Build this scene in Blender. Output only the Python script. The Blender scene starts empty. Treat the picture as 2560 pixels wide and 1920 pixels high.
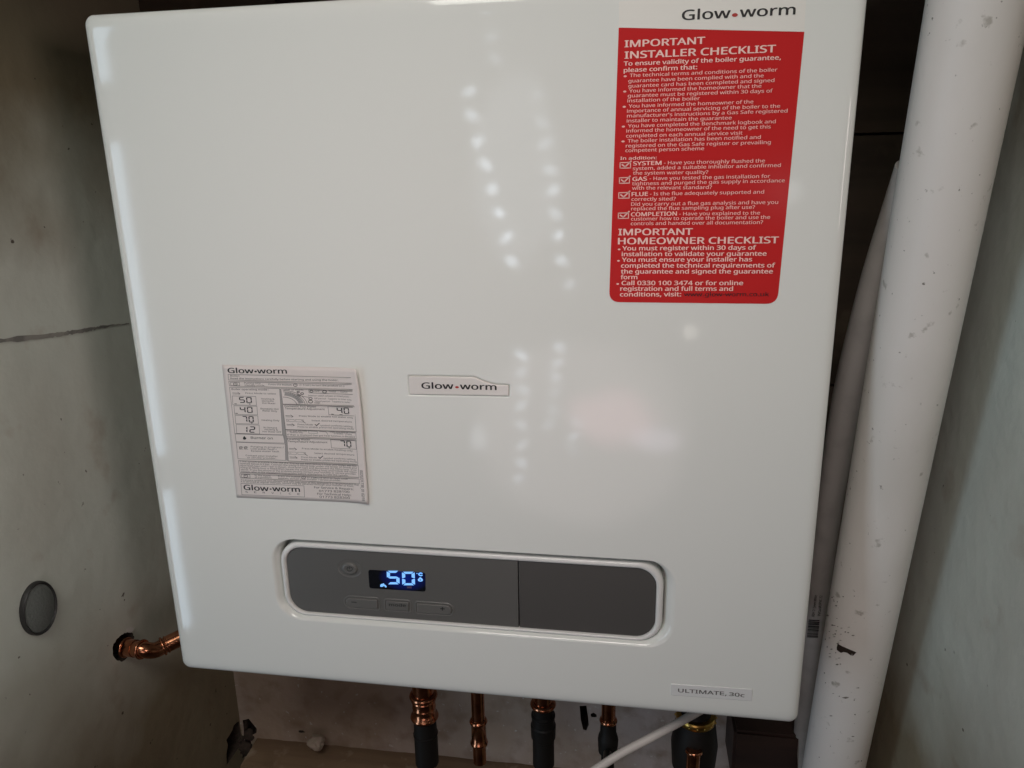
import bpy, bmesh, math, random
from mathutils import Vector, Matrix, noise
from mathutils.geometry import delaunay_2d_cdt

random.seed(7)
S = bpy.context.scene
COL = S.collection

# ------------------------------------------------------------------ camera
CAM = Vector((0.53861, -0.71618, 0.57092))
VIEW = Vector((-0.15638, 0.95300, -0.25948)).normalized()
RIGHT = Vector((0.98742, 0.15709, -0.01813)).normalized()
UP = RIGHT.cross(VIEW).normalized()
RIGHT = VIEW.cross(UP).normalized()
F = 1850.0
cd = bpy.data.cameras.new('camera')
cd.sensor_width = 36.0
cd.lens = F / 2560 * 36.0
cd.clip_start = 0.02
cd.clip_end = 100
cam = bpy.data.objects.new('camera', cd)
COL.objects.link(cam)
cam.matrix_world = Matrix(((RIGHT.x, UP.x, -VIEW.x, CAM.x), (RIGHT.y, UP.y, -VIEW.y, CAM.y),
                           (RIGHT.z, UP.z, -VIEW.z, CAM.z), (0, 0, 0, 1)))
S.camera = cam


def ray(px, py):
    return (VIEW + RIGHT * ((px - 1280) / F) + UP * (-(py - 960) / F))


def P(px, py, y=0.0):
    """Point of the plane y = const that the photograph shows at a pixel (measured photo coordinates)."""
    r = ray(px, py)
    return CAM + r * ((y - CAM.y) / r.y)


def PX(px, py, x):
    r = ray(px, py)
    return CAM + r * ((x - CAM.x) / r.x)


def rad(px, p):
    return px * (p - CAM).dot(VIEW) / F


# ------------------------------------------------------------------ light
W = bpy.data.worlds.new('World')
S.world = W
W.use_nodes = True
W.node_tree.nodes['Background'].inputs[0].default_value = (1.0, 0.66, 0.50, 1)
W.node_tree.nodes['Background'].inputs[1].default_value = 0.045
S.view_settings.view_transform = 'Standard'
S.view_settings.look = 'None'
S.view_settings.exposure = 0
S.view_settings.gamma = 1


def area(name, loc, target, sx, sy, power, col, shape='RECTANGLE', spread=180):
    l = bpy.data.lights.new(name, 'AREA')
    l.shape = shape
    l.size = sx
    l.size_y = sy
    l.energy = power
    l.color = col
    l.spread = math.radians(spread)
    o = bpy.data.objects.new(name, l)
    COL.objects.link(o)
    o.location = loc
    o.rotation_euler = (Vector(target) - Vector(loc)).to_track_quat('-Z', 'Y').to_euler()
    return o


# tall glazed door to the left in three panes; added tinted fills above and behind the camera; added beam from the right
for zc, hh in ((1.12, 0.36), (0.16, 1.16), (-0.88, 0.62)):
    area('window_light', (-1.41, -1.62, zc), (0.0, 0.0, zc), 0.44, hh, 5.4 * hh, (0.64, 0.83, 1.0))
area('right_fill_beam', (1.75, -1.30, 0.62), (-0.13, 0.05, 0.43), 0.5, 0.35, 0.25, (1.0, 0.86, 0.82), spread=32)  # added beam without a known source, brightens the middle of the left wall
area('green_fill', (0.40, -1.18, 1.50), (0.42, 0.0, 0.47), 0.8, 0.55, 0.95, (0.25, 1.0, 0.40), spread=100)  # unseen fill, added for the greenish tone of the door
area('pink_fill', (0.40, -1.18, 1.50), (0.42, 0.0, 0.44), 0.8, 0.55, 1.98, (1.0, 0.73, 0.83), spread=68)  # unseen fill, added to turn the middle of the door pinker
# lamps added at mirrored spots to put soft, partly pink reflections on the door


def soften(o, inner, outer, nscale, namount, seed):
    """uneven light: bright in the middle of the lamp, fading raggedly to its rim"""
    l = o.data
    l.use_nodes = True
    nt = l.node_tree
    em = nt.nodes['Emission']
    ge = nt.nodes.new('ShaderNodeNewGeometry')
    sb = nt.nodes.new('ShaderNodeVectorMath')
    sb.operation = 'SUBTRACT'
    sb.inputs[1].default_value = (.5, .5, 0)
    ln = nt.nodes.new('ShaderNodeVectorMath')
    ln.operation = 'LENGTH'
    nz = nt.nodes.new('ShaderNodeTexNoise')
    nz.noise_dimensions = '4D'
    nz.inputs['W'].default_value = seed
    nz.inputs['Scale'].default_value = nscale
    nz.inputs['Detail'].default_value = 3
    ma = nt.nodes.new('ShaderNodeMath')
    ma.operation = 'MULTIPLY_ADD'
    ma.inputs[1].default_value = namount
    mr = nt.nodes.new('ShaderNodeMapRange')
    mr.interpolation_type = 'SMOOTHSTEP'
    mr.inputs['From Min'].default_value = outer + namount * .5
    mr.inputs['From Max'].default_value = inner + namount * .5
    nt.links.new(ge.outputs['Parametric'], sb.inputs[0])
    nt.links.new(sb.outputs[0], ln.inputs[0])
    nt.links.new(ge.outputs['Parametric'], nz.inputs['Vector'])
    nt.links.new(nz.outputs['Fac'], ma.inputs[0])
    nt.links.new(ln.outputs['Value'], ma.inputs[2])
    nt.links.new(ma.outputs[0], mr.inputs['Value'])
    nt.links.new(mr.outputs[0], em.inputs['Strength'])


def mirror(px, py, dist):
    p = P(px, py)
    r = ray(px, py)
    r = Vector((r.x, -r.y, r.z)).normalized()
    return p + r * dist, p


for px, py, dist, w, h, pw, c, shp in ((1453, 1080, 1.2, .62, .56, .60, (1.0, .86, .85), 'RECTANGLE'), (1290, 430, 1.2, .25, .54, .22, (.84, .92, 1.0), 'RECTANGLE'), (1530, 1045, 1.1, .28, .19, .19, (1.0, .52, .58), 'ELLIPSE'), (1195, 1095, 1.2, .06, .10, .018, (.8, .9, 1.0), 'ELLIPSE'), (1725, 830, 1.2, .05, .05, .012, (1.0, .95, .85), 'ELLIPSE'),
                                 (1640, 1100, 1.2, .16, .10, .05, (.9, .8, 1.0), 'ELLIPSE'), (1960, 480, 1.4, .12, .09, .03, (.95, .98, 1.0), 'ELLIPSE')):
    q, p = mirror(px, py, dist)
    o = area('reflection_lamp', q, p, w, h, pw * 1.5, c, shp)  # added lamp, there only for its reflection
    soften(o, .18 if h < .3 else .36, .50, 3.0, .35 if h < .3 else .16, px * .01)

# small added lamps behind the camera, mirrored as glints in the glossy door of the boiler
GLINTS = [(1216, 12, .35), (1228, 92, .25), (1238, 147, .3), (1173, 229, .8), (1180, 289, .9), (1195, 354, .9), (1214, 412, 1),
       (1231, 473, 1), (1248, 532, 1), (1267, 593, 1), (1279, 653, 1.1),
       (1344, 236, .2), (1354, 306, .35), (1363, 359, .5), (1375, 424, .6), (1383, 475, .75), (1390, 535, .8), (1395, 589, .9),
       (1404, 651, .9), (1424, 711, .5),
       (1303, 888, .9), (1303, 930, .5), (1307, 975, .6), (1302, 1015, .5), (1303, 1062, .5), (1305, 1113, .4), (1303, 1157, .5),
       (1295, 1197, .4), (1398, 867, .6), (1393, 907, .5), (1389, 943, .5), (1386, 980, .3), (1382, 1026, .3), (1372, 1062, .3),
       (1441, 1057, .3), (1434, 1092, .4), (1431, 1124, .2)]
for i, (px, py, k) in enumerate(GLINTS):
    q, p = mirror(px, py, 1.15)
    o = area('glint_lamp', q, p, 0.060 * random.uniform(.85, 1.15), 0.036 * random.uniform(.85, 1.2), 0.042 * k, (0.74, 0.87, 1.0), 'ELLIPSE')
    soften(o, .10, .40, 9.0, .9, i * 1.7)
    o.rotation_euler.rotate_axis('Z', math.radians(random.uniform(20, 45) * (1 if i % 2 else -1)))


# ------------------------------------------------------------------ helpers
def mat(name, col=(.8, .8, .8), rough=.5, metal=0.0, spec=.5, bump=None, vary=None, coat=0.0, emit=None, estr=0.0):
    m = bpy.data.materials.new(name)
    m.use_nodes = True
    nt = m.node_tree
    b = nt.nodes['Principled BSDF']
    b.inputs['Base Color'].default_value = (*col, 1)
    b.inputs['Roughness'].default_value = rough
    b.inputs['Metallic'].default_value = metal
    b.inputs['Specular IOR Level'].default_value = spec
    b.inputs['Coat Weight'].default_value = coat
    if emit:
        b.inputs['Emission Color'].default_value = (*emit, 1)
        b.inputs['Emission Strength'].default_value = estr
    tc = None
    if bump or vary:
        tc = nt.nodes.new('ShaderNodeTexCoord')
    if vary:                                    # list of (scale, detail, lo, hi, colour)
        prev = None
        for (sc, det, lo, hi, c2) in vary:
            n = nt.nodes.new('ShaderNodeTexNoise')
            n.inputs['Scale'].default_value = sc if not isinstance(sc, tuple) else 1
            n.inputs['Detail'].default_value = det
            src = tc.outputs['Object']
            if isinstance(sc, tuple):
                mp = nt.nodes.new('ShaderNodeMapping')
                mp.inputs['Scale'].default_value = sc
                nt.links.new(src, mp.inputs[0])
                src = mp.outputs[0]
            nt.links.new(src, n.inputs['Vector'])
            r = nt.nodes.new('ShaderNodeMapRange')
            r.inputs['From Min'].default_value = lo
            r.inputs['From Max'].default_value = hi
            nt.links.new(n.outputs['Fac'], r.inputs['Value'])
            mx = nt.nodes.new('ShaderNodeMix')
            mx.data_type = 'RGBA'
            nt.links.new(r.outputs[0], mx.inputs[0])
            if prev is None:
                mx.inputs[6].default_value = (*col, 1)
            else:
                nt.links.new(prev, mx.inputs[6])
            mx.inputs[7].default_value = (*c2, 1)
            prev = mx.outputs[2]
        nt.links.new(prev, b.inputs['Base Color'])
    if bump:                                    # (scale, detail, strength, distance)
        n = nt.nodes.new('ShaderNodeTexNoise')
        n.inputs['Scale'].default_value = bump[0]
        n.inputs['Detail'].default_value = bump[1]
        nt.links.new(tc.outputs['Object'], n.inputs['Vector'])
        bp = nt.nodes.new('ShaderNodeBump')
        bp.inputs['Strength'].default_value = bump[2]
        bp.inputs['Distance'].default_value = bump[3]
        nt.links.new(n.outputs['Fac'], bp.inputs['Height'])
        nt.links.new(bp.outputs[0], b.inputs['Normal'])
    return m


M = {}
M['enamel'] = mat('white_enamel', (.79, .81, .765), .05, bump=(300, 2, .04, .0003))
M['casing'] = mat('grey_casing', (.55, .55, .54), .45)
M['bezel'] = mat('white_plastic', (.74, .74, .71), .22, bump=(500, 2, .04, .0005))
M['fascia'] = mat('grey_fascia_lit', (.108, .106, .098), .40, spec=.5, bump=(1500, 2, .15, .0003))
M['flap'] = mat('grey_flap_dimmed', (.074, .071, .066), .40, spec=.5, bump=(1500, 2, .15, .0003))  # same grey as the fascia, with weaker reflection painted in as a darker tone
M['button'] = mat('grey_button', (.125, .123, .114), .36)
M['ink'] = mat('black_ink', (.010, .009, .009), .5)
M['grey_ink'] = mat('grey_ink', (.10, .095, .09), .6)
M['fine_ink'] = mat('fine_ink', (.085, .08, .075), .6)
M['rule_ink'] = mat('rule_ink', (.15, .14, .13), .6)
M['button_ink'] = mat('button_ink', (.02, .02, .02), .6)
M['red_ink'] = mat('red_dot_ink', (.42, .03, .025), .4)
M['red'] = mat('red_label', (.57, .025, .026), .16, bump=(9, 2, .05, .003))
M['pink_ink'] = mat('pale_lettering', (.86, .52, .47), .35)
M['pale_ink'] = mat('pale_heading', (.90, .62, .56), .35)
M['dark_red_ink'] = mat('dark_red_lettering', (.07, .006, .008), .4)
M['label_white'] = mat('white_label', (.83, .82, .76), .25)
M['paper'] = mat('paper', (.72, .665, .625), .6, bump=(60, 3, .05, .0006))
M['grey_print'] = mat('grey_print', (.36, .345, .33), .6)
M['badge'] = mat('badge_white', (.76, .73, .69), .14)
M['tag'] = mat('clear_tag', (.74, .75, .735), .12)
M['copper'] = mat('copper', (.62, .27, .15), .20, 1.0, vary=[(60, 4, .42, .70, (.30, .115, .06)), (240, 3, .55, .75, (.46, .21, .13))],
                  bump=(300, 3, .10, .0005))
M['black'] = mat('black_rubber', (.010, .009, .008), .55, spec=.25, bump=(200, 3, .2, .0005))
M['brass'] = mat('brass', (.55, .36, .10), .28, 1.0)
M['hose'] = mat('white_hose', (.60, .56, .52), .5, bump=(150, 3, .25, .0006))
M['soil_pipe'] = mat('white_painted_pipe', (.80, .765, .72), .5,
                     vary=[((7, 7, 3), 5, .48, .70, (.70, .67, .62)), (60, 5, .66, .73, (.50, .47, .42)), (150, 4, .70, .75, (.20, .18, .15))],
                     bump=(70, 5, .3, .001))
M['grey_pipe'] = mat('grey_plastic_pipe', (.40, .375, .35), .45, vary=[(30, 4, .45, .7, (.33, .31, .29))], bump=(120, 3, .1, .0005))
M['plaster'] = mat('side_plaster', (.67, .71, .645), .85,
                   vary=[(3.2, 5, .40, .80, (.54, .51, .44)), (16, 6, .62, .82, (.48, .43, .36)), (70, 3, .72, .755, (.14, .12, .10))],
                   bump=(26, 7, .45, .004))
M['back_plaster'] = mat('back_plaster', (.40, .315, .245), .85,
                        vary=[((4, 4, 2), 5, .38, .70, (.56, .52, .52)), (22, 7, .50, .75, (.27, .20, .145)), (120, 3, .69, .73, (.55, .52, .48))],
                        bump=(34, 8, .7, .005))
M['board'] = mat('dark_wood', (.075, .050, .032), .6,
                 vary=[((3, 3, 26), 6, .40, .66, (.045, .029, .018)), (14, 5, .56, .70, (.13, .095, .06))], bump=(40, 6, .4, .002))
M['red_board'] = mat('reddish_wood', (.036, .017, .011), .6, vary=[((4, 4, 30), 6, .40, .66, (.018, .008, .006))], bump=(40, 6, .4, .002))
M['ledge'] = mat('ledge_timber', (.22, .15, .09), .75, vary=[((2.5, 30, 30), 6, .40, .66, (.14, .09, .055)), (30, 5, .56, .7, (.32, .25, .18))], bump=(60, 6, .5, .002))
M['hole'] = mat('broken_masonry', (.055, .040, .030), .95, bump=(45, 6, 1.0, .006))
M['lump'] = mat('plaster_lump', (.42, .35, .28), .9, bump=(60, 6, .8, .004))
M['seam'] = mat('trowel_mark', (.21, .205, .19), .85, vary=[(45, 5, .45, .6, (.33, .32, .29))])
M['green_grey'] = mat('grey_green_fabric', (.16, .175, .165), .8, bump=(300, 2, .5, .002))
M['dark_rim'] = mat('dark_rim', (.03, .03, .03), .5)
M['floor'] = mat('floor_dark', (.16, .12, .09), .8, vary=[(8, 5, .4, .65, (.09, .065, .05))], bump=(40, 5, .4, .003))
M['led'] = mat('lit_segments', (.1, .2, .4), .4, emit=(.20, .50, 1.0), estr=1.0)
M['screen_spot'] = mat('dim_segment', (.05, .04, .06), .4, emit=(.10, .05, .12), estr=.25)

# display glass: black with the blue backlight spilling round the digits
m = mat('display_glass', (.006, .007, .010), .22, emit=(.0, .03, .5), estr=1)
nt = m.node_tree
tc = nt.nodes.new('ShaderNodeTexCoord')
mp = nt.nodes.new('ShaderNodeMapping')
mp.vector_type = 'TEXTURE'
gr = nt.nodes.new('ShaderNodeTexGradient')
gr.gradient_type = 'SPHERICAL'
mr = nt.nodes.new('ShaderNodeMapRange')
mr.inputs['To Max'].default_value = .32
nt.links.new(tc.outputs['Object'], mp.inputs[0])
nt.links.new(mp.outputs[0], gr.inputs[0])
nt.links.new(gr.outputs['Fac'], mr.inputs['Value'])
nt.links.new(mr.outputs[0], nt.nodes['Principled BSDF'].inputs['Emission Strength'])
M['display'] = m
DISPLAY_MAP = mp


# shade painted into the side plaster: brown, ragged-edged, low down and near the top
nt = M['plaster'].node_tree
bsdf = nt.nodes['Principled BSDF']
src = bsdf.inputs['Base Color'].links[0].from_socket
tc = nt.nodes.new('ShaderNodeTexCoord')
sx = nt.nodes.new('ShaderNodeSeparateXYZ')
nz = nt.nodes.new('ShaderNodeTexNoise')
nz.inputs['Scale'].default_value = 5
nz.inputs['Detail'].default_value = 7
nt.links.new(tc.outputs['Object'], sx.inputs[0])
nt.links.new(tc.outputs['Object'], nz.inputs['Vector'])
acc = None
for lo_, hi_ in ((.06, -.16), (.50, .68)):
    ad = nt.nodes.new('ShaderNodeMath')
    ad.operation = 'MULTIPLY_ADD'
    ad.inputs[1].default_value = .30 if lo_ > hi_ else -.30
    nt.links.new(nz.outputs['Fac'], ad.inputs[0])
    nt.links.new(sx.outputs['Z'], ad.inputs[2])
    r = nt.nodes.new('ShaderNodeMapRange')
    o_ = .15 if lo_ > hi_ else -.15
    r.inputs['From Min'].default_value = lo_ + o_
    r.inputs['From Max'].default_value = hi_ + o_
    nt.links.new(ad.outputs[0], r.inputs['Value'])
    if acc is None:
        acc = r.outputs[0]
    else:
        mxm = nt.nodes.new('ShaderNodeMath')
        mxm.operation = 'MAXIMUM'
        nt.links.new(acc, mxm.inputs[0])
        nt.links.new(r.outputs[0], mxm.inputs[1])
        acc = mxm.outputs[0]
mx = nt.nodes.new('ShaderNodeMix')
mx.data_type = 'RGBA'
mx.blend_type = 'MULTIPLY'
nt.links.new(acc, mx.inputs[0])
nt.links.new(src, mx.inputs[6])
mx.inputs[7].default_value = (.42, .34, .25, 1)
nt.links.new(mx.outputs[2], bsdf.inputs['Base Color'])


def off(parent):
    p = parent
    while p is not None:
        if p.type == 'EMPTY':
            return Vector(p.location)
        p = p.parent
    return Vector((0, 0, 0))


def link(name, bm, material, parent=None, smooth=True, label=None, flat_angle=None):
    me = bpy.data.meshes.new(name)
    o = off(parent)
    if o.length:
        bmesh.ops.translate(bm, verts=bm.verts, vec=-o)
    if smooth:
        for f in bm.faces:
            f.smooth = True
    if flat_angle is not None:
        a = math.radians(flat_angle)
        bm.normal_update()
        for e in bm.edges:
            if len(e.link_faces) == 2 and e.calc_face_angle(0) > a:
                e.smooth = False
    if smooth:
        bm.normal_update()
        for f in bm.faces:
            if abs(f.normal.y) > .99999 and len(f.verts) == 3:
                f.smooth = False
    bm.to_mesh(me)
    bm.free()
    ob = bpy.data.objects.new(name, me)
    COL.objects.link(ob)
    me.materials.append(material)
    if parent is not None:
        ob.parent = parent
    if label:
        ob['label'] = label
    return ob


def thing(name, label, cat, loc, group=None):
    o = bpy.data.objects.new(name, None)
    o.empty_display_size = .05
    COL.objects.link(o)
    o.location = loc
    o['label'] = label
    o['category'] = cat
    if group:
        o['group'] = group
    return o


def tag(o, label, cat, group=None):
    o['label'] = label
    o['category'] = cat
    if group:
        o['group'] = group
    return o


def rr(x0, x1, z0, z1, r, n=8):
    pts = []
    for cx, cz, a0 in ((x1 - r, z1 - r, 0), (x0 + r, z1 - r, 90), (x0 + r, z0 + r, 180), (x1 - r, z0 + r, 270)):
        for i in range(n + 1):
            a = math.radians(a0 + 90 * i / n)
            pts.append((cx + r * math.cos(a), cz + r * math.sin(a)))
    return pts


def loop(bm, pts, y):
    return [bm.verts.new((x, y, z)) for x, z in pts]


def bridge(bm, a, b):
    n = len(a)
    for i in range(n):
        j = (i + 1) % n
        bm.faces.new((a[i], a[j], b[j], b[i]))


def inside(p, poly):
    c = False
    for i in range(len(poly)):
        (x1, y1), (x2, y2) = poly[i - 1], poly[i]
        if (y1 > p[1]) != (y2 > p[1]) and p[0] < (x2 - x1) * (p[1] - y1) / (y2 - y1) + x1:
            c = not c
    return c


def fill_between(bm, loops):
    """fill the flat area inside the first loop and outside the others"""
    flat = [v for l in loops for v in l]
    ext = [max(v.co[a] for v in flat) - min(v.co[a] for v in flat) for a in range(3)]
    k = ext.index(min(ext))
    ax = [a for a in range(3) if a != k]
    co = [Vector((v.co[ax[0]], v.co[ax[1]])) for v in flat]
    edges, n = [], 0
    polys = []
    for l in loops:
        edges += [(n + i, n + (i + 1) % len(l)) for i in range(len(l))]
        polys.append([(c.x, c.y) for c in co[n:n + len(l)]])
        n += len(l)
    vs, es, fs, ov, oe, of = delaunay_2d_cdt(co, edges, [], 0, 1e-7)
    mp_ = []
    for i, v in enumerate(vs):
        if ov[i]:
            mp_.append(flat[ov[i][0]])
        else:
            q = flat[0].co.copy()
            q[ax[0]], q[ax[1]] = v.x, v.y
            mp_.append(bm.verts.new(q))
    for f in fs:
        c = sum((vs[i] for i in f), Vector((0, 0))) / len(f)
        if not inside(c, polys[0]) or any(inside(c, q) for q in polys[1:]):
            continue
        try:
            bm.faces.new([mp_[i] for i in f])
        except ValueError:
            pass


def fix(bm):
    bmesh.ops.recalc_face_normals(bm, faces=bm.faces)


def rect_from(tl, tr, br, bl, y=0.0):
    a, b, c, d = (P(*q, y) for q in (tl, tr, br, bl))
    return ((a.x + d.x) / 2, (b.x + c.x) / 2, (c.z + d.z) / 2, (a.z + b.z) / 2)


def plate(pts, y_front, y_back, bev=0.0, steps=4):
    """solid plate from an outline: front at y_front with a rounded edge, sides back to y_back"""
    bm = bmesh.new()
    cx = sum(p[0] for p in pts) / len(pts)
    cz = sum(p[1] for p in pts) / len(pts)
    n = len(pts)

    def inset(d):
        out = []
        for i in range(n):
            a, b, c = Vector(pts[i - 1]), Vector(pts[i]), Vector(pts[(i + 1) % n])
            e1, e2 = (b - a), (c - b)
            n1 = Vector((-e1.y, e1.x)).normalized() if e1.length > 1e-9 else Vector((0, 0))
            n2 = Vector((-e2.y, e2.x)).normalized() if e2.length > 1e-9 else Vector((0, 0))
            nn = (n1 + n2)
            nn = nn.normalized() / max(.4, math.sqrt(max(.16, (1 + n1.dot(n2)) / 2))) if nn.length > 1e-6 else n1
            out.append((b.x + nn.x * d, b.y + nn.y * d))
        return out
    prev = loop(bm, pts, y_back)
    if bev > 0:
        for i in range(steps + 1):
            a = math.pi / 2 * i / steps
            cur = loop(bm, inset(bev * (1 - math.cos(a))), y_front + bev * (1 - math.sin(a)))
            bridge(bm, prev, cur)
            prev = cur
    else:
        cur = loop(bm, pts, y_front)
        bridge(bm, prev, cur)
        prev = cur
    fill_between(bm, [prev])
    fix(bm)
    return bm


def tube(bm, pts, radii, n=24, caps=True):
    """swept tube through points"""
    pts = [Vector(p) for p in pts]
    rings = []
    ref = Vector((0.13, .97, 0.21))
    for i, p in enumerate(pts):
        t = (pts[min(i + 1, len(pts) - 1)] - pts[max(i - 1, 0)]).normalized()
        u = (ref - t * ref.dot(t)).normalized()
        v = t.cross(u)
        r = radii[i] if isinstance(radii, (list, tuple)) else radii
        rings.append([bm.verts.new(p + (u * math.cos(2 * math.pi * k / n) + v * math.sin(2 * math.pi * k / n)) * r) for k in range(n)])
    for a, b in zip(rings, rings[1:]):
        bridge(bm, a, b)
    if caps:
        bm.faces.new(rings[0])
        bm.faces.new(rings[-1])
    fix(bm)
    return bm


def curve_pts(pts, n=8):
    """Catmull-Rom through points"""
    pts = [Vector(p) for p in pts]
    q = [pts[0] * 2 - pts[1]] + pts + [pts[-1] * 2 - pts[-2]]
    out = []
    for i in range(1, len(q) - 2):
        for k in range(n):
            t = k / n
            a, b, c, d = q[i - 1], q[i], q[i + 1], q[i + 2]
            out.append(.5 * ((2 * b) + (c - a) * t + (2 * a - 5 * b + 4 * c - d) * t * t + (3 * b - a - 3 * c + d) * t ** 3))
    out.append(pts[-1])
    return out


def ring_on(bm, centre, axis, r, t, n=28, m=10, squash=1.0):
    """torus round an axis"""
    axis = Vector(axis).normalized()
    u = axis.orthogonal().normalized()
    v = axis.cross(u)
    rings = []
    for i in range(n):
        a = 2 * math.pi * i / n
        d = u * math.cos(a) + v * math.sin(a)
        rings.append([bm.verts.new(Vector(centre) + d * (r + t * math.cos(2 * math.pi * k / m)) + axis * (t * squash * math.sin(2 * math.pi * k / m)))
                      for k in range(m)])
    for i in range(n):
        bridge(bm, rings[i], rings[(i + 1) % n])
    fix(bm)
    return bm


# ------------------------------------------------------------------ print: lettering and line work as thin flat meshes
class Print:
    """collects flat shapes on the plane y (measured in photo pixels through a zoom origin and scale)"""

    def __init__(self, y, ox=0, oy=0, s=1.0, yfun=None):
        self.bm = bmesh.new()
        self.y = y
        self.ox, self.oy, self.s = ox, oy, s
        self.yfun = yfun

    def p(self, a, b):
        q = P(self.ox + a * self.s, self.oy + b * self.s, self.y)
        return Vector((q.x, q.z))

    def _v(self, q):
        return self.bm.verts.new((q.x, self.y if self.yfun is None else self.yfun(q.x, q.y), q.y))

    def poly(self, pts):
        vs = [self._v(self.p(*q)) for q in pts]
        try:
            self.bm.faces.new(vs)
        except ValueError:
            pass

    def dot(self, a, b, r, rz=None, n=14):
        c = self.p(a, b)
        rx = (self.p(a + r, b) - c).length
        rz = rx if rz is None else (self.p(a, b + rz) - c).length
        vs = [self._v(c + Vector((rx * math.cos(2 * math.pi * i / n), rz * math.sin(2 * math.pi * i / n)))) for i in range(n)]
        self.bm.faces.new(vs)

    def line(self, pts, w, closed=False):
        q = [self.p(*t) for t in pts]
        hw = (self.p(pts[0][0] + w, pts[0][1]) - q[0]).length * .5
        n = len(q)
        for i in range(n if closed else n - 1):
            a, b = q[i], q[(i + 1) % n]
            d = b - a
            if d.length < 1e-7:
                continue
            d.normalize()
            nn = Vector((-d.y, d.x)) * hw
            a2, b2 = a - d * hw * .9, b + d * hw * .9
            self.bm.faces.new([self._v(t) for t in (a2 - nn, b2 - nn, b2 + nn, a2 + nn)])

    def arc(self, a, b, r, w, a0=0, a1=360, ry=None, n=16):
        ry = r if ry is None else ry
        pts = [(a + r * math.cos(math.radians(a0 + (a1 - a0) * i / n)), b - ry * math.sin(math.radians(a0 + (a1 - a0) * i / n))) for i in range(n + 1)]
        self.line(pts, w)

    def text(self, s, l, r, cap, weight=0.0, res=2, space=1.0):
        """baseline runs from pixel l to pixel r, capitals are cap pixels high"""
        cu = bpy.data.curves.new('lettering', 'FONT')
        cu.body = s
        if FONT:
            cu.font = FONT
        cu.size = 1.0
        cu.resolution_u = res
        cu.space_character = space
        ob = bpy.data.objects.new('lettering', cu)
        me = bpy.data.meshes.new_from_object(ob)
        bpy.data.objects.remove(ob)
        bpy.data.curves.remove(cu)
        xs = [v.co.x for v in me.vertices]
        if not xs:
            return
        x0, x1 = min(xs), max(xs)
        a, b = self.p(*l), self.p(*r)
        ex = (b - a)
        wid = ex.length
        ex.normalize()
        ez = Vector((-ex.y, ex.x))
        up = self.p(l[0], l[1] - cap) - a if abs(r[0] - l[0]) > abs(r[1] - l[1]) else self.p(l[0] + cap, l[1]) - a
        h = abs(up.dot(ez)) / CAPH
        k = wid / (x1 - x0)
        strikes = [(0, 0)] if weight == 0 else [(-weight, -weight * .5), (0, weight * .5), (weight, -weight * .5)]
        for n_, (sx_, sz_) in enumerate(strikes):
            vs = []
            for v in me.vertices:
                w_ = self._v(a + ex * ((v.co.x + sx_ - x0) * k) + ez * ((v.co.y + sz_) * h))
                w_.co.y -= .00002 * n_
                vs.append(w_)
            for f in me.polygons:
                try:
                    self.bm.faces.new([vs[i] for i in f.vertices])
                except ValueError:
                    pass
        bpy.data.meshes.remove(me)

    def seven(self, ch, x0, y0, x1, y1, tx, ty, slant=0.0):
        segs = {'0': 'abcdef', '1': 'bc', '2': 'abged', '4': 'fgbc', '5': 'afgcd', '7': 'abc'}[ch]
        gx, gy = tx * .07, ty * .07
        ym = (y0 + y1) / 2
        hx, hy = tx / 2, ty / 2
        Q = {'a': [(x0 + hx * .5 + gx, y0), (x1 - hx * .5 - gx, y0), (x1 - tx - gx, y0 + ty), (x0 + tx + gx, y0 + ty)],
             'd': [(x0 + tx + gx, y1 - ty), (x1 - tx - gx, y1 - ty), (x1 - hx * .5 - gx, y1), (x0 + hx * .5 + gx, y1)],
             'g': [(x0 + hx * .4 + gx, ym), (x0 + tx, ym - hy), (x1 - tx, ym - hy), (x1 - hx * .4 - gx, ym), (x1 - tx, ym + hy), (x0 + tx, ym + hy)],
             'f': [(x0, y0 + hy * .5 + gy), (x0 + tx, y0 + ty + gy), (x0 + tx, ym - hy - gy), (x0 + hx * .4, ym - gy * 2), (x0, ym - hy * .4)],
             'b': [(x1, y0 + hy * .5 + gy), (x1, ym - hy * .4), (x1 - hx * .4, ym - gy * 2), (x1 - tx, ym - hy - gy), (x1 - tx, y0 + ty + gy)],
             'e': [(x0, ym + hy * .4), (x0 + hx * .4, ym + gy * 2), (x0 + tx, ym + hy + gy), (x0 + tx, y1 - ty - gy), (x0, y1 - hy * .5 - gy)],
             'c': [(x1, ym + hy * .4), (x1, y1 - hy * .5 - gy), (x1 - tx, y1 - ty - gy), (x1 - tx, ym + hy + gy), (x1 - hx * .4, ym + gy * 2)]}
        for sgm in segs:
            self.poly([(x + slant * (y1 - y) / (y1 - y0), y) for x, y in Q[sgm]])

    def done(self, name, material, parent, label=None):
        for f in self.bm.faces:
            f.normal_update()
            if f.normal.y > 0:
                f.normal_flip()
        return link(name, self.bm, material, parent, smooth=False, label=label)


try:                                             # a typeface that ships with Blender; its built-in one otherwise
    FONT = bpy.data.fonts.load(bpy.utils.system_resource('DATAFILES', path='fonts') + '/NotoSansMath-Regular.woff2')
except Exception:
    FONT = None


def cap_height():
    cu = bpy.data.curves.new('lettering', 'FONT')
    cu.body = 'H'
    if FONT:
        cu.font = FONT
    cu.size = 1.0
    ob = bpy.data.objects.new('lettering', cu)
    me = bpy.data.meshes.new_from_object(ob)
    h = max(v.co.y for v in me.vertices)
    bpy.data.objects.remove(ob)
    bpy.data.curves.remove(cu)
    bpy.data.meshes.remove(me)
    return h


CAPH = cap_height()

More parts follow.
